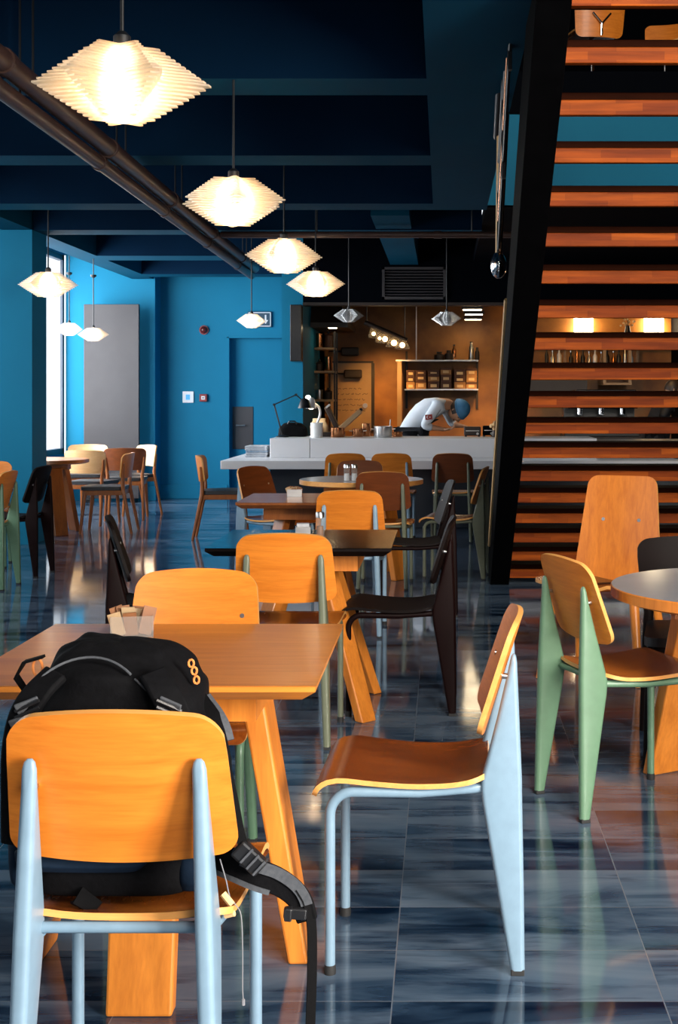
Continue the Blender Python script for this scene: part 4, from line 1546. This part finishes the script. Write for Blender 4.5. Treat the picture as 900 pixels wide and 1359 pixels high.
# right-hand wall shelf unit with boxes
Y0 = 18.3
t = thing('wall_shelf', 'steel two-board wall shelf above the stooping chef', 'shelf', (kx(586, Y0), 18.8, 0))
hw = 49 * Y0 / F
for z in (kz(516, Y0), kz(477.5, Y0)):
    MB().box(-hw - (.12 if z > 1.7 else 0), hw, -.52, 0, z - .022, z).build('shelf_board', M['steel'], t, smooth=False, bevel=.002)
for x in (-hw, hw - .02):
    MB().box(x, x + .03, -.05, -.01, 1.2, 2.0).build('bracket', M['kitchen_dark'], t, smooth=False)
MB().box(-hw - .10, -hw - .04, -.50, -.44, 0, kz(477.5, Y0)).build('post', M['kitchen_board'], t, smooth=False)
MB().tube([(-hw + .16, -.5, kz(477.5, Y0)), (-hw + .16, -.5, 2.72)], .008, 6).build('hanging_rod', M['steel'], t)
zb = kz(516, Y0)
xs = [545, 558.5, 575.5, 592, 610.5, 626]
cols = [[('cardboard', 9), ('cardboard_dark', 8), ('cardboard_dark', 8)], [('cardboard', 11), ('cardboard_dark', 8), ('cardboard_dark', 6)], [('cardboard_dark', 10), ('cardboard', 9), ('cardboard_dark', 6)], [('cardboard_dark', 10), ('cardboard_dark', 9), ('cardboard', 9)], [('cardboard', 9), ('cardboard_dark', 8), ('cardboard_dark', 9)], [('cardboard', 9), ('cardboard', 9), ('cardboard', 9)]]
ws = [11, 14, 15, 14, 15, 14]
ordx = ['leftmost', 'second', 'third', 'fourth', 'fifth', 'rightmost']
ordz = ['bottom', 'middle', 'top']
for i in range(6):
    z = zb
    for j, (mt, hp) in enumerate(cols[i]):
        hgt = hp * Y0 / F
        w_ = ws[i] * Y0 / F / 2
        bx = thing('storage_box', '%s %s box in the %s stack on the kitchen shelf' % (ordz[j], 'tan' if mt == 'cardboard' else 'dark', ordx[i]), 'box', (kx(xs[i], Y0), Y0 + .22, z + .0006), random.uniform(-.012, .012), 'boxes on the kitchen shelf')
        MB().box(-w_, w_, -.17, .17, 0, hgt - .016).build('box', M[mt], bx, smooth=False, bevel=.003)
        MB().box(-w_ - .003, w_ + .003, -.174, .174, hgt - .03, hgt - .002).build('lid', M['cardboard_dark' if (i + j) % 2 else mt], bx, smooth=False, bevel=.003)
        MB().box(-w_ * .55, w_ * .55, -.173, -.170, hgt * .2, hgt * .6).build('box_label', M['label_cream'], bx, smooth=False)
        z += hgt
zt = kz(477.5, Y0)
for k, (px, r, h, mt) in enumerate(((583, .07, .10, 'kitchen_dark'), (596, .06, .12, 'kitchen_dark'), (603, .03, .20, 'copper'), (626, .035, .24, 'steel'), (634, .03, .16, 'kitchen_dark'))):
    t = thing('storage_jar', ['squat dark jar on top of the wall shelf', 'dark jar second from the left on top of the wall shelf', 'slim copper bottle on top of the wall shelf', 'tall shiny bottle on top of the wall shelf', 'small dark bottle at the right end of the wall shelf top'][k], 'jar', (kx(px, Y0), Y0 + .2, zt + .0005), 0, 'jars on top of the wall shelf')
    MB().lathe([(r * .9, 0), (r, .01), (r, h * .7), (r * .55, h * .85), (r * .5, h)], 14).build('body', M[mt], t)
    MB().lathe([(r * .56, h), (r * .56, h + .015)], 12).build('lid', M['black_metal'], t)

# left-hand shelving with crockery
Y0 = 17.2
t = thing('kitchen_rack', 'dark rack with pale shelf boards at the left of the kitchen', 'rack', (kx(424, Y0), Y0 + .2, 0))
hw = 20 * Y0 / F
for py in (461, 492, 530):
    z = kz(py, Y0)
    MB().box(-hw, hw, -.2, .2, z - .028, z).build('shelf_board', M['kitchen_board'], t, smooth=False, bevel=.003)
for sx in (-1, 1):
    for yy in (-.18, .18):
        MB().box(sx * hw - .012, sx * hw + .012, yy - .012, yy + .012, 0, 2.2).build('post', M['black_metal'], t, smooth=False)
k = 0
names = ['dark pan', 'stack of bowls', 'brown jar', 'steel tub', 'dark tub', 'copper jug', 'dark crate', 'brown bowl', 'tall jar']
for py in (461, 492, 530):
    for px in (412, 424, 436):
        rr = .036 + .007 * (k % 3)
        hh = .09 + .03 * ((k * 7) % 4)
        q = pot('kitchen_tub', '%s %s container on the %s board of the left kitchen rack' % ({412: 'left', 424: 'middle', 436: 'right'}[px], ['dark', 'copper', 'brown', 'steel'][k % 4], {461: 'top', 492: 'middle', 530: 'lower'}[py]), 'container', px, Y0 + .12, rr, hh, M[['kitchen_dark', 'copper', 'cardboard_dark', 'steel'][k % 4]], False, k % 2 == 0, kz(py, Y0) + .0005)
        q['group'] = 'containers on the left kitchen rack'
        k += 1
# hood and wall cabinet
a = at(387, 405, 15.75)
t = thing('wall_cabinet', 'black glossy cabinet at the top left of the kitchen opening', 'cabinet', (a.x, 15.8, at(0, 480, 15.75).z))
MB().box(0, .13, -.2, -.002, 0, .66).build('body', M['tablet_black'], t, smooth=False, bevel=.004)
MB().box(.005, .125, -.206, -.2, .01, .65).build('glass_door', M['black_metal'], t, smooth=False)
t = thing('extractor_hood', 'dark extractor hood over the left of the kitchen', 'hood', (kx(428, 17.2), 17.4, 2.17))
m = MB()
A = [m.bm.verts.new((x, y, 0.12)) for x, y in ((-.35, -.7), (.35, -.7), (.35, .7), (-.35, .7))]
B = [m.bm.verts.new((x, y, .50)) for x, y in ((-.22, -.5), (.22, -.5), (.22, .5), (-.22, .5))]
m.face(A[::-1])
m.face(B)
for j in range(4):
    m.face([A[j], A[(j + 1) % 4], B[(j + 1) % 4], B[j]])
m.build('canopy', M['kitchen_dark'], t, smooth=False)
MB().box(-.36, .36, -.71, .71, .06, .12).build('rim', M['kitchen_dark'], t, smooth=False)
MB().box(-.2, .2, -.4, .4, .5, .55).build('duct', M['kitchen_dark'], t, smooth=False)
for i, xx in enumerate((-.2, .16)):
    MB().box(xx - .05, xx + .05, -.6, -.5, .055, .06).build('hood_light', M['strip'], t, smooth=False)
# dark slabs hanging (pan and board) on the left back wall
for k, (px, py) in enumerate(((464, 466), (468, 496))):
    t = thing('hanging_pan', ['upper dark oblong pan hanging on the kitchen wall', 'lower dark oblong pan hanging over the writing board'][k], 'pan', (kx(px, 18.5), 18.68, kz(py, 18.5)), 0, 'pans hanging on the kitchen wall')
    MB().box(-.13, .12, -.05, .02, -.06, .06).build('pan_body', M['kitchen_dark'], t, smooth=False, bevel=.02, seg=3)
    MB().tube([(-.13, 0, 0), (-.30, 0, .01)], .014, 8).build('handle', M['black_metal'], t)
    MB().tube([(0, .02, .0), (0, .10, .0)], .008, 6).build('hook', M['steel'], t)
# cluster lamp
t = thing('cluster_lamp', 'sloping dark lamp bar with a row of glowing glass bulbs in the kitchen', 'lamp', (kx(512, 16.6), 16.6, kz(447, 16.6)))
o0 = Vector(t.location)
a, b = at(484, 428, 16.6) - o0, at(540, 452, 16.6) - o0
MB().tube([a, b], .035, 10).build('lamp_bar', M['kitchen_dark'], t)
for f in (.05, .95):
    p = a.lerp(b, f)
    MB().tube([p, (p.x, p.y, 2.72 - o0.z)], .006, 6).build('hanging_rod', M['black_metal'], t)
for k, (px, py, r) in enumerate(((496, 443, .040), (511, 450, .055), (523, 455, .060), (534, 458, .055), (504, 449, .035))):
    p = at(px, py, 16.56) - o0
    q = MB().lathe([(.02, .09), (.045, .06), (r * 1.6, -.02), (r * 1.7, -.05)], 14, p, caps=False).build('glass_cup', M['jar'], t)
    MB().ball(p, r * .62).build('bulb', M['warm_bulb'], q)

# ceiling strip lights of the kitchen
for k, (px, yy) in enumerate(((627, 16.25), (629, 17.2), (628, 18.3))):
    t = thing('ceiling_light', ['nearest flat kitchen ceiling light behind the header', 'middle flat kitchen ceiling light', 'farthest flat kitchen ceiling light by the back wall'][k], 'light', (kx(px, yy), yy, 2.42), 0, 'kitchen ceiling lights')
    MB().box(-.13, .13, -.09, .09, 0, .04).build('housing', M['kitchen_dark'], t, smooth=False)
    MB().box(-.11, .11, -.07, .07, -.006, 0).build('diffuser', M['strip'], t, smooth=False)
    MB().box(-.01, .01, -.01, .01, .04, .30).build('drop_rod', M['black_metal'], t, smooth=False)

# right-hand kitchen, seen between the treads
for k, px in enumerate((776, 870)):
    t = thing('wall_light', ['left glowing wall light seen between the treads', 'right glowing wall light seen between the treads'][k], 'light', (kx(px, 18.6), 18.8, kz(433, 18.6)), 0, 'wall lights behind the stairs')
    MB().box(-.13, .13, -.12, 0, -.14, .14).build('shade', M['strip'], t, smooth=False, bevel=.02)  # glowing box in place of a downlight's wash on the wall
    MB().box(-.04, .04, -.02, 0, -.20, -.14).build('wall_plate', M['steel'], t, smooth=False)
t = thing('hanging_ornament', 'dark vase of small pale blossoms on the high kitchen shelf', 'vase', (kx(833, 18.2), 18.2, kz(446, 18.2)))
MB().lathe([(.03, 0), (.05, .03), (.03, .12), (.035, .14)], 12).build('vase', M['black_metal'], t)
for i in range(14):
    a, r = rnd.uniform(0, 6.28), rnd.uniform(.03, .10)
    p = Vector((r * math.cos(a), r * math.sin(a) * .4, .14 + rnd.uniform(.0, .16)))
    s_ = MB().tube([(0, 0, .12), p], .003, 5).build('stem', M['brown_packet'], t)
    MB().ball(p, .016, (1, 1, 1), 6, 5).build('blossom', M['label_cream'], s_)
t = thing('bar_shelf', 'long kitchen shelf of bottles behind the staircase', 'shelf', (kx(790, 18.3), 18.8, 0))
hw = 105 * 18.3 / F
for py in (447, 487, 508):
    z = kz(py, 18.3)
    MB().box(-hw if py != 508 else .1, hw if py == 447 else hw * .45, -.6, 0, z - .03, z).build('shelf_board', M['kitchen_board'], t, smooth=False)
for x in (.1, hw * .45 - .04):
    MB().box(x, x + .04, -.58, -.54, kz(508, 18.3), kz(447, 18.3)).build('divider', M['kitchen_board'], t, smooth=False)
MB().box(-hw, -.12, -.62, -.60, kz(530, 18.3), kz(505, 18.3)).build('grey_back_panel', M['grey_panel'], t, smooth=False)
zz = kz(487, 18.3) + .0005
pal = ['black_metal', 'steel', 'white_ceramic', 'jar', 'black_metal', 'copper']
for i in range(16):
    px = 726 + i * 8.0 + rnd.uniform(-.6, .6)
    h = rnd.uniform(.17, .30)
    bt = thing('bottle', '%s on the shelf behind the stairs' % ['leftmost bottle', 'second bottle from the left', 'third bottle from the left', 'fourth bottle from the left', 'fifth bottle from the left', 'sixth bottle from the left', 'seventh bottle from the left', 'eighth bottle from the left', 'eighth bottle from the right', 'seventh bottle from the right', 'sixth bottle from the right', 'fifth bottle from the right', 'fourth bottle from the right', 'third bottle from the right', 'second bottle from the right', 'rightmost bottle'][i], 'bottle', (kx(px, 18.35), 18.35 + rnd.uniform(-.04, .04), zz), 0, 'bottles behind the stairs')
    r = rnd.uniform(.024, .034)
    MB().lathe([(r, 0), (r, h * .6), (r * .4, h * .75), (r * .38, h)], 10).build('body', M[pal[i % 6]], bt)
    MB().lathe([(r * .42, h), (r * .42, h + .02)], 8).build('cap', M['steel'], bt)
t = thing('coffee_machine', 'big black espresso machine behind the staircase', 'coffee machine', (kx(800, 15.6), 15.9, 0))
zc = WZ
MB().box(-.46, .46, -.28, .28, 0, zc - .03).build('stand', M['kitchen_dark'], t, smooth=False)
MB().box(-.44, .44, -.26, .26, zc - .03, zc + .08).build('drip_base', M['black_metal'], t, smooth=False, bevel=.01)
MB().prism([(-.40, zc + .30), (.42, zc + .30), (.40, zc + .52), (-.30, zc + .52)], -.24, .24, 'xz').build('body', M['tablet_black'], t, smooth=False, bevel=.01)
MB().box(-.42, .42, .05, .25, zc + .08, zc + .30).build('rear_panel', M['black_metal'], t, smooth=False)
for i in range(3):
    x = -.25 + .25 * i
    g_ = MB().tube([(x, -.14, zc + .30), (x, -.14, zc + .23)], .035, 12).build('group_head', M['chrome'], t)
    MB().tube([(x, -.14, zc + .225), (x + .02, -.32, zc + .22)], .012, 8).build('portafilter_handle', M['black_metal'], g_)

# ------------------------------------------------------------------ people
def skin_mesh(name, verts, edges, radii, sub=2, root=0):
    me = bpy.data.meshes.new(name)
    me.from_pydata([tuple(v) for v in verts], edges, [])
    o = bpy.data.objects.new(name, me)
    COL.objects.link(o)
    sk = o.modifiers.new('skin', 'SKIN')
    sk.use_smooth_shade = True
    sl = me.skin_vertices[0].data
    for i, r in enumerate(radii):
        sl[i].radius = r if isinstance(r, tuple) else (r, r)
    sl[root].use_root = True
    if sub:
        m = o.modifiers.new('sub', 'SUBSURF')
        m.levels = sub
        m.render_levels = sub
    dg = bpy.context.evaluated_depsgraph_get()
    dg.update()
    out = bpy.data.meshes.new_from_object(o.evaluated_get(dg))
    bpy.data.objects.remove(o)
    bpy.data.meshes.remove(me)
    return out


class Fig:
    def __init__(s):
        s.v, s.e, s.r = [], [], []

    def add(s, p, r, prev=None):
        s.v.append(Vector(p))
        s.r.append(r)
        if prev is not None:
            s.e.append((prev, len(s.v) - 1))
        return len(s.v) - 1

    def chain(s, pts, prev=None):
        for p, r in pts:
            prev = s.add(p, r, prev)
        return prev


def hand(f, wrist, idx, d, side, curl=.6):
    """palm, four fingers and a thumb from a wrist vertex; d = direction of the forearm, side = direction of the palm's width"""
    d, side = Vector(d).normalized(), Vector(side).normalized()
    nrm = d.cross(side)
    palm = f.add(wrist + d * .045, (.026, .020), idx)
    for k, (o, L) in enumerate(((-.027, .068), (-.009, .078), (.009, .073), (.027, .058))):
        b = f.add(wrist + d * .085 + side * o, .010, palm)
        m1 = f.add(f.v[b] + (d * .8 + nrm * curl * .6).normalized() * L * .5, .0088, b)
        f.add(f.v[m1] + (d * .45 + nrm * curl).normalized() * L * .5, .0075, m1)
    b = f.add(wrist + d * .035 - side * .034, .012, palm)
    m1 = f.add(f.v[b] + (d * .7 - side * .6 + nrm * .3).normalized() * .036, .0098, b)
    f.add(f.v[m1] + (d * .9 - side * .1 + nrm * .4).normalized() * .028, .008, m1)


def head_mb(c, R, scale=1.):
    """head centred at c, R turns the local frame (face toward +X, crown +Z)"""
    m = MB()
    n, k = 24, 18
    rings = []
    for i in range(1, k):
        th = PI * i / k
        ring = []
        for j in range(n):
            ph = 2 * PI * j / n
            d = Vector((math.sin(th) * math.cos(ph), math.sin(th) * math.sin(ph), math.cos(th)))
            p = Vector((d.x * .098, d.y * .076, d.z * .118))
            if d.z < 0:
                p.y *= 1 - .28 * (-d.z) ** 1.5
                p.x *= 1 - .15 * (-d.z)
                p.x += .014 * (-d.z)
            f = max(0, d.x)
            # brow, eye sockets, nose, mouth, chin
            def bump(y0, z0, sy, sz, a):
                return a * math.exp(-((p.y - y0) / sy) ** 2 - ((p.z - z0) / sz) ** 2) * (f > .25)
            p.x += bump(0, -.018, .011, .022, .026) + bump(0, -.030, .017, .010, .010)
            p.x -= bump(.032, .004, .016, .011, .010) + bump(-.032, .004, .016, .011, .010)
            p.x += bump(0, .024, .05, .010, .005) + bump(0, -.062, .022, .008, .007) + bump(0, -.095, .022, .014, .009)
            p.x -= bump(0, -.076, .02, .006, .004)
            ring.append(m.bm.verts.new(c + R @ (p * scale)))
        rings.append(ring)
    t_ = m.bm.verts.new(c + R @ Vector((0, 0, .118 * scale)))
    b_ = m.bm.verts.new(c + R @ Vector((.014, 0, -.118 * scale)))
    for j in range(n):
        m.face([t_, rings[0][j], rings[0][(j + 1) % n]])
        m.face([b_, rings[-1][(j + 1) % n], rings[-1][j]])
        for i in range(k - 2):
            m.face([rings[i][j], rings[i + 1][j], rings[i + 1][(j + 1) % n], rings[i][(j + 1) % n]])
    for sy in (-1, 1):   # ears
        m.ball(c + R @ Vector((-.008, sy * .078, -.005)) * scale, .03 * scale, (.6, .25, 1.), 10, 8, R)
    return m


def person(label, loc, rz, spine, armL, armR, legL, legR, headc, headR, cap_mat, shirt_mat, apron_mat, sleeves=1.0):
    """spine: pelvis, waist, chest, shoulders, neck ((point, radius)); arms: shoulder, elbow, wrist, hand direction"""
    t = thing('person', label, 'person', loc, rz)
    f = Fig()
    prev = f.chain([(p, (r[0] * .86, r[1] * .86) if isinstance(r, tuple) else r) for p, r in spine])
    chest = len(spine) - 2
    f.add(headc, .062, prev)
    for arm, sd in ((armL, 1), (armR, -1)):
        a = f.add(arm[0], .052, chest)
        b = f.add(Vector(arm[0]).lerp(Vector(arm[1]), .5), .046, a)
        c = f.add(arm[1], .038, b)
        d = f.add(Vector(arm[1]).lerp(Vector(arm[2]), .4), .037, c)
        w = f.add(arm[2], (.026, .022), d)
        dd = Vector(arm[3])
        hand(f, Vector(arm[2]), w, dd, Vector((.2, -sd, .1)).cross(dd).cross(dd) * -1 if abs(dd.normalized().y) < .9 else Vector((1, 0, 0)))
    for leg in (legL, legR):
        a = f.add(leg[0], .085, 0)
        b = f.add(Vector(leg[0]).lerp(Vector(leg[1]), .5), .074, a)
        c = f.add(leg[1], .054, b)
        d = f.add(Vector(leg[1]).lerp(Vector(leg[2]), .35), .055, c)
        e = f.add(leg[2], .036, d)
        g = f.add(Vector(leg[2]) + Vector((.06, 0, -.035)), .036, e)
        f.add(Vector(leg[2]) + Vector((.17, 0, -.05)), .028, g)
    me = skin_mesh('body', f.v, f.e, f.r, 1)
    bm = bmesh.new()
    bm.from_mesh(me)
    hm = head_mb(Vector(headc), headR)
    tmp = bpy.data.meshes.new('h')
    hm.bm.normal_update()
    bmesh.ops.recalc_face_normals(hm.bm, faces=hm.bm.faces)
    hm.bm.to_mesh(tmp)
    bm.from_mesh(tmp)
    hm.bm.free()
    bm.to_mesh(me)
    bm.free()
    bpy.data.meshes.remove(tmp)
    me.materials.clear()
    me.materials.append(M['skin'])
    for p in me.polygons:
        p.use_smooth = True
        p.material_index = 0
    body = bpy.data.objects.new('body', me)
    COL.objects.link(body)
    body.parent = t
    hc = Vector(headc)
    e = MB()
    for sy in (-1, 1):
        e.ball(hc + headR @ Vector((.079, sy * .031, .004)), .011, (1, 1, .7), 8, 6)
    e.build('eyes', M['eye'], t)
    e = MB()
    for sy in (-1, 1):
        e.tube([hc + headR @ Vector((.091, sy * .018, .022)), hc + headR @ Vector((.090, sy * .034, .027)), hc + headR @ Vector((.078, sy * .048, .020))], .004, 6)
    e.build('eyebrows', M['hair'], t)
    MB().tube([hc + headR @ Vector((.082, -.022, -.071)), hc + headR @ Vector((.094, 0, -.069)), hc + headR @ Vector((.082, .022, -.071))], .005, 6).build('lips', M['lip'], t)
    # hair: back and sides of the skull
    hr = MB()

    def fh(u, v):
        ph = PI * .38 + (2 * PI - PI * .76) * (u + 1) / 2
        th = .12 + 1.75 * v
        d = Vector((math.sin(th) * math.cos(ph), math.sin(th) * math.sin(ph), math.cos(th)))
        return hc + headR @ Vector((d.x * .102, d.y * .081, d.z * .121)), headR @ d
    hr.sheet(fh, lin(-1, 1, 17), lin(0, 1, 9), .010)
    hr.build('hair', M['hair'], t, mats=[M['hair'], M['hair']], angle=70)
    if cap_mat:
        cp_ = MB()

        def fc(u, v):
            ph = PI * u
            th = .02 + 1.40 * v
            d = Vector((math.sin(th) * math.cos(ph), math.sin(th) * math.sin(ph), math.cos(th)))
            return hc + headR @ Vector((d.x * .112 - .006, d.y * .092, d.z * .134 + .006)), headR @ d
        cp_.sheet(fc, lin(-1, 1, 25), lin(0, 1, 9), .012)
        cpo = cp_.build('cap', cap_mat, t, mats=[cap_mat, cap_mat], angle=70)
        MB().tube([hc + headR @ Vector((.110 * math.cos(a) - .004, .092 * math.sin(a), .032)) for a in lin(0, 2 * PI, 24)], .010, 8).build('cap_band', cap_mat, cpo)
    # shirt over torso and sleeves
    g = Fig()
    sp = [(p, (r[0] + .03, r[1] + .03) if isinstance(r, tuple) else r + .03) for p, r in spine[:-1]]
    h0 = Vector(spine[0][0])
    last = g.chain([(h0 + Vector((-.03, 0, -.18)), (.205, .175)), (h0 + Vector((-.02, 0, -.07)), (.205, .172))] + sp)
    g.add(Vector(spine[-2][0]).lerp(Vector(spine[-1][0]), .6), .062, last)
    for arm in (armL, armR):
        a = g.add(arm[0], .066, last)
        b = g.add(Vector(arm[0]).lerp(Vector(arm[1]), .5), .060, a)
        c = g.add(arm[1], .050, b)
        if sleeves > .6:
            g.add(Vector(arm[1]).lerp(Vector(arm[2]), .55), .045, c)
    sm = skin_mesh('shirt', g.v, g.e, g.r, 1)
    sm.materials.clear()
    sm.materials.append(shirt_mat)
    for p in sm.polygons:
        p.use_smooth = True
        p.material_index = 0
    so = bpy.data.objects.new('shirt', sm)
    COL.objects.link(so)
    so.parent = t
    g = Fig()
    r0 = spine[0][1]
    a0 = g.add(spine[0][0], (.158, .126))
    for leg in (legL, legR):
        a = g.add(leg[0], .098, a0)
        b = g.add(Vector(leg[0]).lerp(Vector(leg[1]), .5), .090, a)
        c = g.add(leg[1], .072, b)
        g.add(Vector(leg[1]).lerp(Vector(leg[2]), .9), .060, c)
    tm = skin_mesh('trousers', g.v, g.e, g.r, 1)
    tm.materials.clear()
    tm.materials.append(M['apron'])
    for p in tm.polygons:
        p.use_smooth = True
        p.material_index = 0
    to = bpy.data.objects.new('trousers', tm)
    COL.objects.link(to)
    to.parent = t
    for leg in (legL, legR):
        x, y, z = leg[2]
        MB().ball((x + .06, y, .045), .05, (2.6, .95, .9), 12, 8).build('shoe', M['rubber'], t)
    # apron hanging in front
    ap = MB()
    s1, s2 = Vector(spine[1][0]), Vector(spine[2][0])
    dn = Vector((.35, 0, -1)).normalized()

    def fa(u, v):
        base = s2 + Vector((.02, 0, -.145)) if v > .66 else s1
        top = s2.lerp(Vector(spine[3][0]), .5) + Vector((.03, 0, -.15))
        mid = s1 + Vector((.125, 0, -.06))
        low = Vector((.16, 0, .50))
        p = (low.lerp(mid, v / .6) if v < .6 else mid.lerp(top, (v - .6) / .4))
        w = .19 if v < .6 else .19 - .09 * (v - .6) / .4
        return p + Vector((-.07 * u * u, u * w, 0)), Vector((1, 0, .1))
    ap.sheet(fa, lin(-1, 1, 11), lin(0, 1, 13), .008)
    ap.build('apron', apron_mat, t, mats=[apron_mat, apron_mat], angle=70)
    return t


from mathutils import Euler
R1 = Euler((0, 0, D(-30))).to_matrix() @ Euler((D(-8), D(74), 0)).to_matrix()
cy = 15.22
cxp = kx(545, cy) + .01
ch = CHEF = person('chef in pale shirt and blue cap stooping low behind the counter', (cxp, cy, 0), D(-6),
            [((0, 0, .93), (.145, .115)), ((.07, 0, 1.06), (.135, .110)), ((.19, 0, 1.19), (.150, .120)), ((.345, 0, 1.225), (.150, .100)), ((.43, 0, 1.205), .055)],
            ((.33, .17, 1.22), (.42, .24, 1.00), (.52, .12, .985), (.8, -.5, -.1)),
            ((.31, -.17, 1.22), (.155, -.215, .99), (.34, -.16, .955), (.95, .2, -.05)),
            ((-.01, .095, .88), (.03, .10, .49), (-.03, .10, .09)),
            ((-.01, -.095, .88), (.03, -.10, .49), (-.03, -.10, .09)),
            (.505, -.02, 1.155), R1, M['cap_blue'], M['shirt'], M['apron'])
ch.scale = (1.05, 1.05, 1.05)
pt = MB().obox((.222, -.288, 1.085), (.075, .004, .055), (.0, -.08, .05)).build('flag_patch', M['red_plastic'], ch, smooth=False)
pm = MB()
pts = [(.028 * 0 + .014 * math.cos(a), .014 * math.sin(a)) for a in lin(.7, 2 * PI - .7, 12)] + [(.004 + .011 * math.cos(a), .011 * math.sin(a)) for a in lin(2 * PI - .9, .9, 12)]
pm.prism([(x + .212, z + 1.085) for x, z in pts], -.2925, -.2905, 'xz')
st = []
for k in range(10):
    r = .009 if k % 2 == 0 else .004
    st.append((.235 + r * math.cos(PI + k * PI / 5), 1.085 + r * math.sin(PI + k * PI / 5)))
pm.prism(st, -.2925, -.2905, 'xz')
pm.build('flag_mark', M['white_plastic'], pt, smooth=False)

R2 = Euler((0, D(18), 0)).to_matrix()
person('dark-haired cook bending over his work, seen between the treads at right', (2.60, 16.5, 0), D(8),
       [((0, 0, .94), (.145, .115)), ((.03, 0, 1.07), (.135, .110)), ((.09, 0, 1.20), (.150, .115)), ((.15, 0, 1.31), (.150, .095)), ((.19, 0, 1.37), .055)],
       ((.14, .18, 1.30), (.12, .24, 1.08), (.36, .16, 1.02), (1, -.2, -.2)),
       ((.14, -.18, 1.30), (.02, -.25, 1.10), (.22, -.20, 1.0), (.9, .2, -.3)),
       ((0, .095, .88), (.03, .10, .49), (-.02, .10, .09)),
       ((0, -.095, .88), (.03, -.10, .49), (-.02, -.10, .09)),
       (.235, 0, 1.46), R2, None, M['apron'], M['apron'], .3)
# ------------------------------------------------------------------ light
def area(name, loc, target, sx, sy, power, col, spread=180):
    l = bpy.data.lights.new(name, 'AREA')
    l.shape = 'RECTANGLE'
    l.size, l.size_y = sx, sy
    l.energy = power
    l.color = col
    l.spread = D(spread)
    o = bpy.data.objects.new(name, l)
    COL.objects.link(o)
    o.location = loc
    d = (Vector(target) - Vector(loc)).normalized()
    o.rotation_euler = d.to_track_quat('-Z', 'Y').to_euler()
    return o


def spot(name, loc, target, power, col, ang=60, rad=.05, blend=.6):
    l = bpy.data.lights.new(name, 'SPOT')
    l.energy = power
    l.color = col
    l.spot_size = D(ang)
    l.spot_blend = blend
    l.shadow_soft_size = rad
    o = bpy.data.objects.new(name, l)
    COL.objects.link(o)
    o.location = loc
    o.rotation_euler = (Vector(target) - Vector(loc)).normalized().to_track_quat('-Z', 'Y').to_euler()
    return o


# daylight through the windows behind the viewer and on the right
area('right_daylight', (XR + .35, -.5, 1.75), (.2, .9, 1.0), 1.7, 2.2, 520, (1., .93, .84), 140)
area('front_daylight', (1.75, YR - .3, 1.75), (.9, 5, .8), 2.6, 2.5, 30, (1., .95, .90), 130)
area('front_daylight_upper', (1.75, YR - .3, 5.2), (1.1, 6.0, 2.6), 2.6, 2.0, 330, (1., .90, .78), 80)
# daylight through the left windows
area('bay_daylight', (XL - .25, 15.2, 1.95), (XL + 3, 15.6, 1.6), 4.4, 2.4, 500, (.92, .96, 1.))
area('left_daylight', (XL - .25, 9.6, 1.95), (XL + 3, 11.2, 1.4), 5.2, 2.4, 105, (.90, .95, 1.))
area('left_daylight_near', (XL - .25, 3.6, 1.95), (XL + 3, 3.6, 1.5), 5.2, 2.4, 25, (.90, .95, 1.))
# kitchen lamps, plus an added fill on the cook
WARM = (1., .50, .14)
spot('kitchen_spot', (-.75, 17.4, 2.1), (-.80, 18.8, 1.15), 120, WARM, 66, blend=1)
spot('kitchen_spot_right', (.62, 17.6, 1.9), (.66, 18.8, .95), 62, WARM, 72, blend=1)
spot('cook_spot', (2.5, 15.9, 2.4), (2.75, 16.45, 1.3), 28, (1., .6, .25), 60)  # added spot without a fixture, brightens the cook
spot('counter_spot', (-.1, 15.4, 2.42), (-.15, 15.2, .9), 30, (1., .78, .55), 80)
spot('work_lamp_spot', (-1.40, 14.62, 1.30), (-1.25, 15.0, .93), 5, (1., .72, .4), 120)
spot('bar_spot', (1.9, 16.6, 2.6), (1.9, 18.8, 1.4), 35, WARM, 110)

w = bpy.data.worlds.new('sky')
S.world = w
w.use_nodes = True
bg = w.node_tree.nodes['Background']
bg.inputs['Color'].default_value = (.86, .93, 1., 1)
bg.inputs['Strength'].default_value = 1.5

# ------------------------------------------------------------------ camera
cd = bpy.data.cameras.new('camera')
cam = bpy.data.objects.new('camera', cd)
COL.objects.link(cam)
cam.location = (0, 0, H)
cam.rotation_euler = (PI / 2, 0, 0)
cd.sensor_fit = 'VERTICAL'
cd.sensor_height = 36
cd.lens = 36 * F / 1359
cd.shift_x = -(CX - 450) / 1359
cd.shift_y = -(679.5 - CY) / 1359
cd.clip_start = .05
S.camera = cam
vs = S.view_settings
vs.view_transform = 'Standard'
vs.look = 'None'
vs.exposure = 0
vs.gamma = 1
vs.use_curve_mapping = False
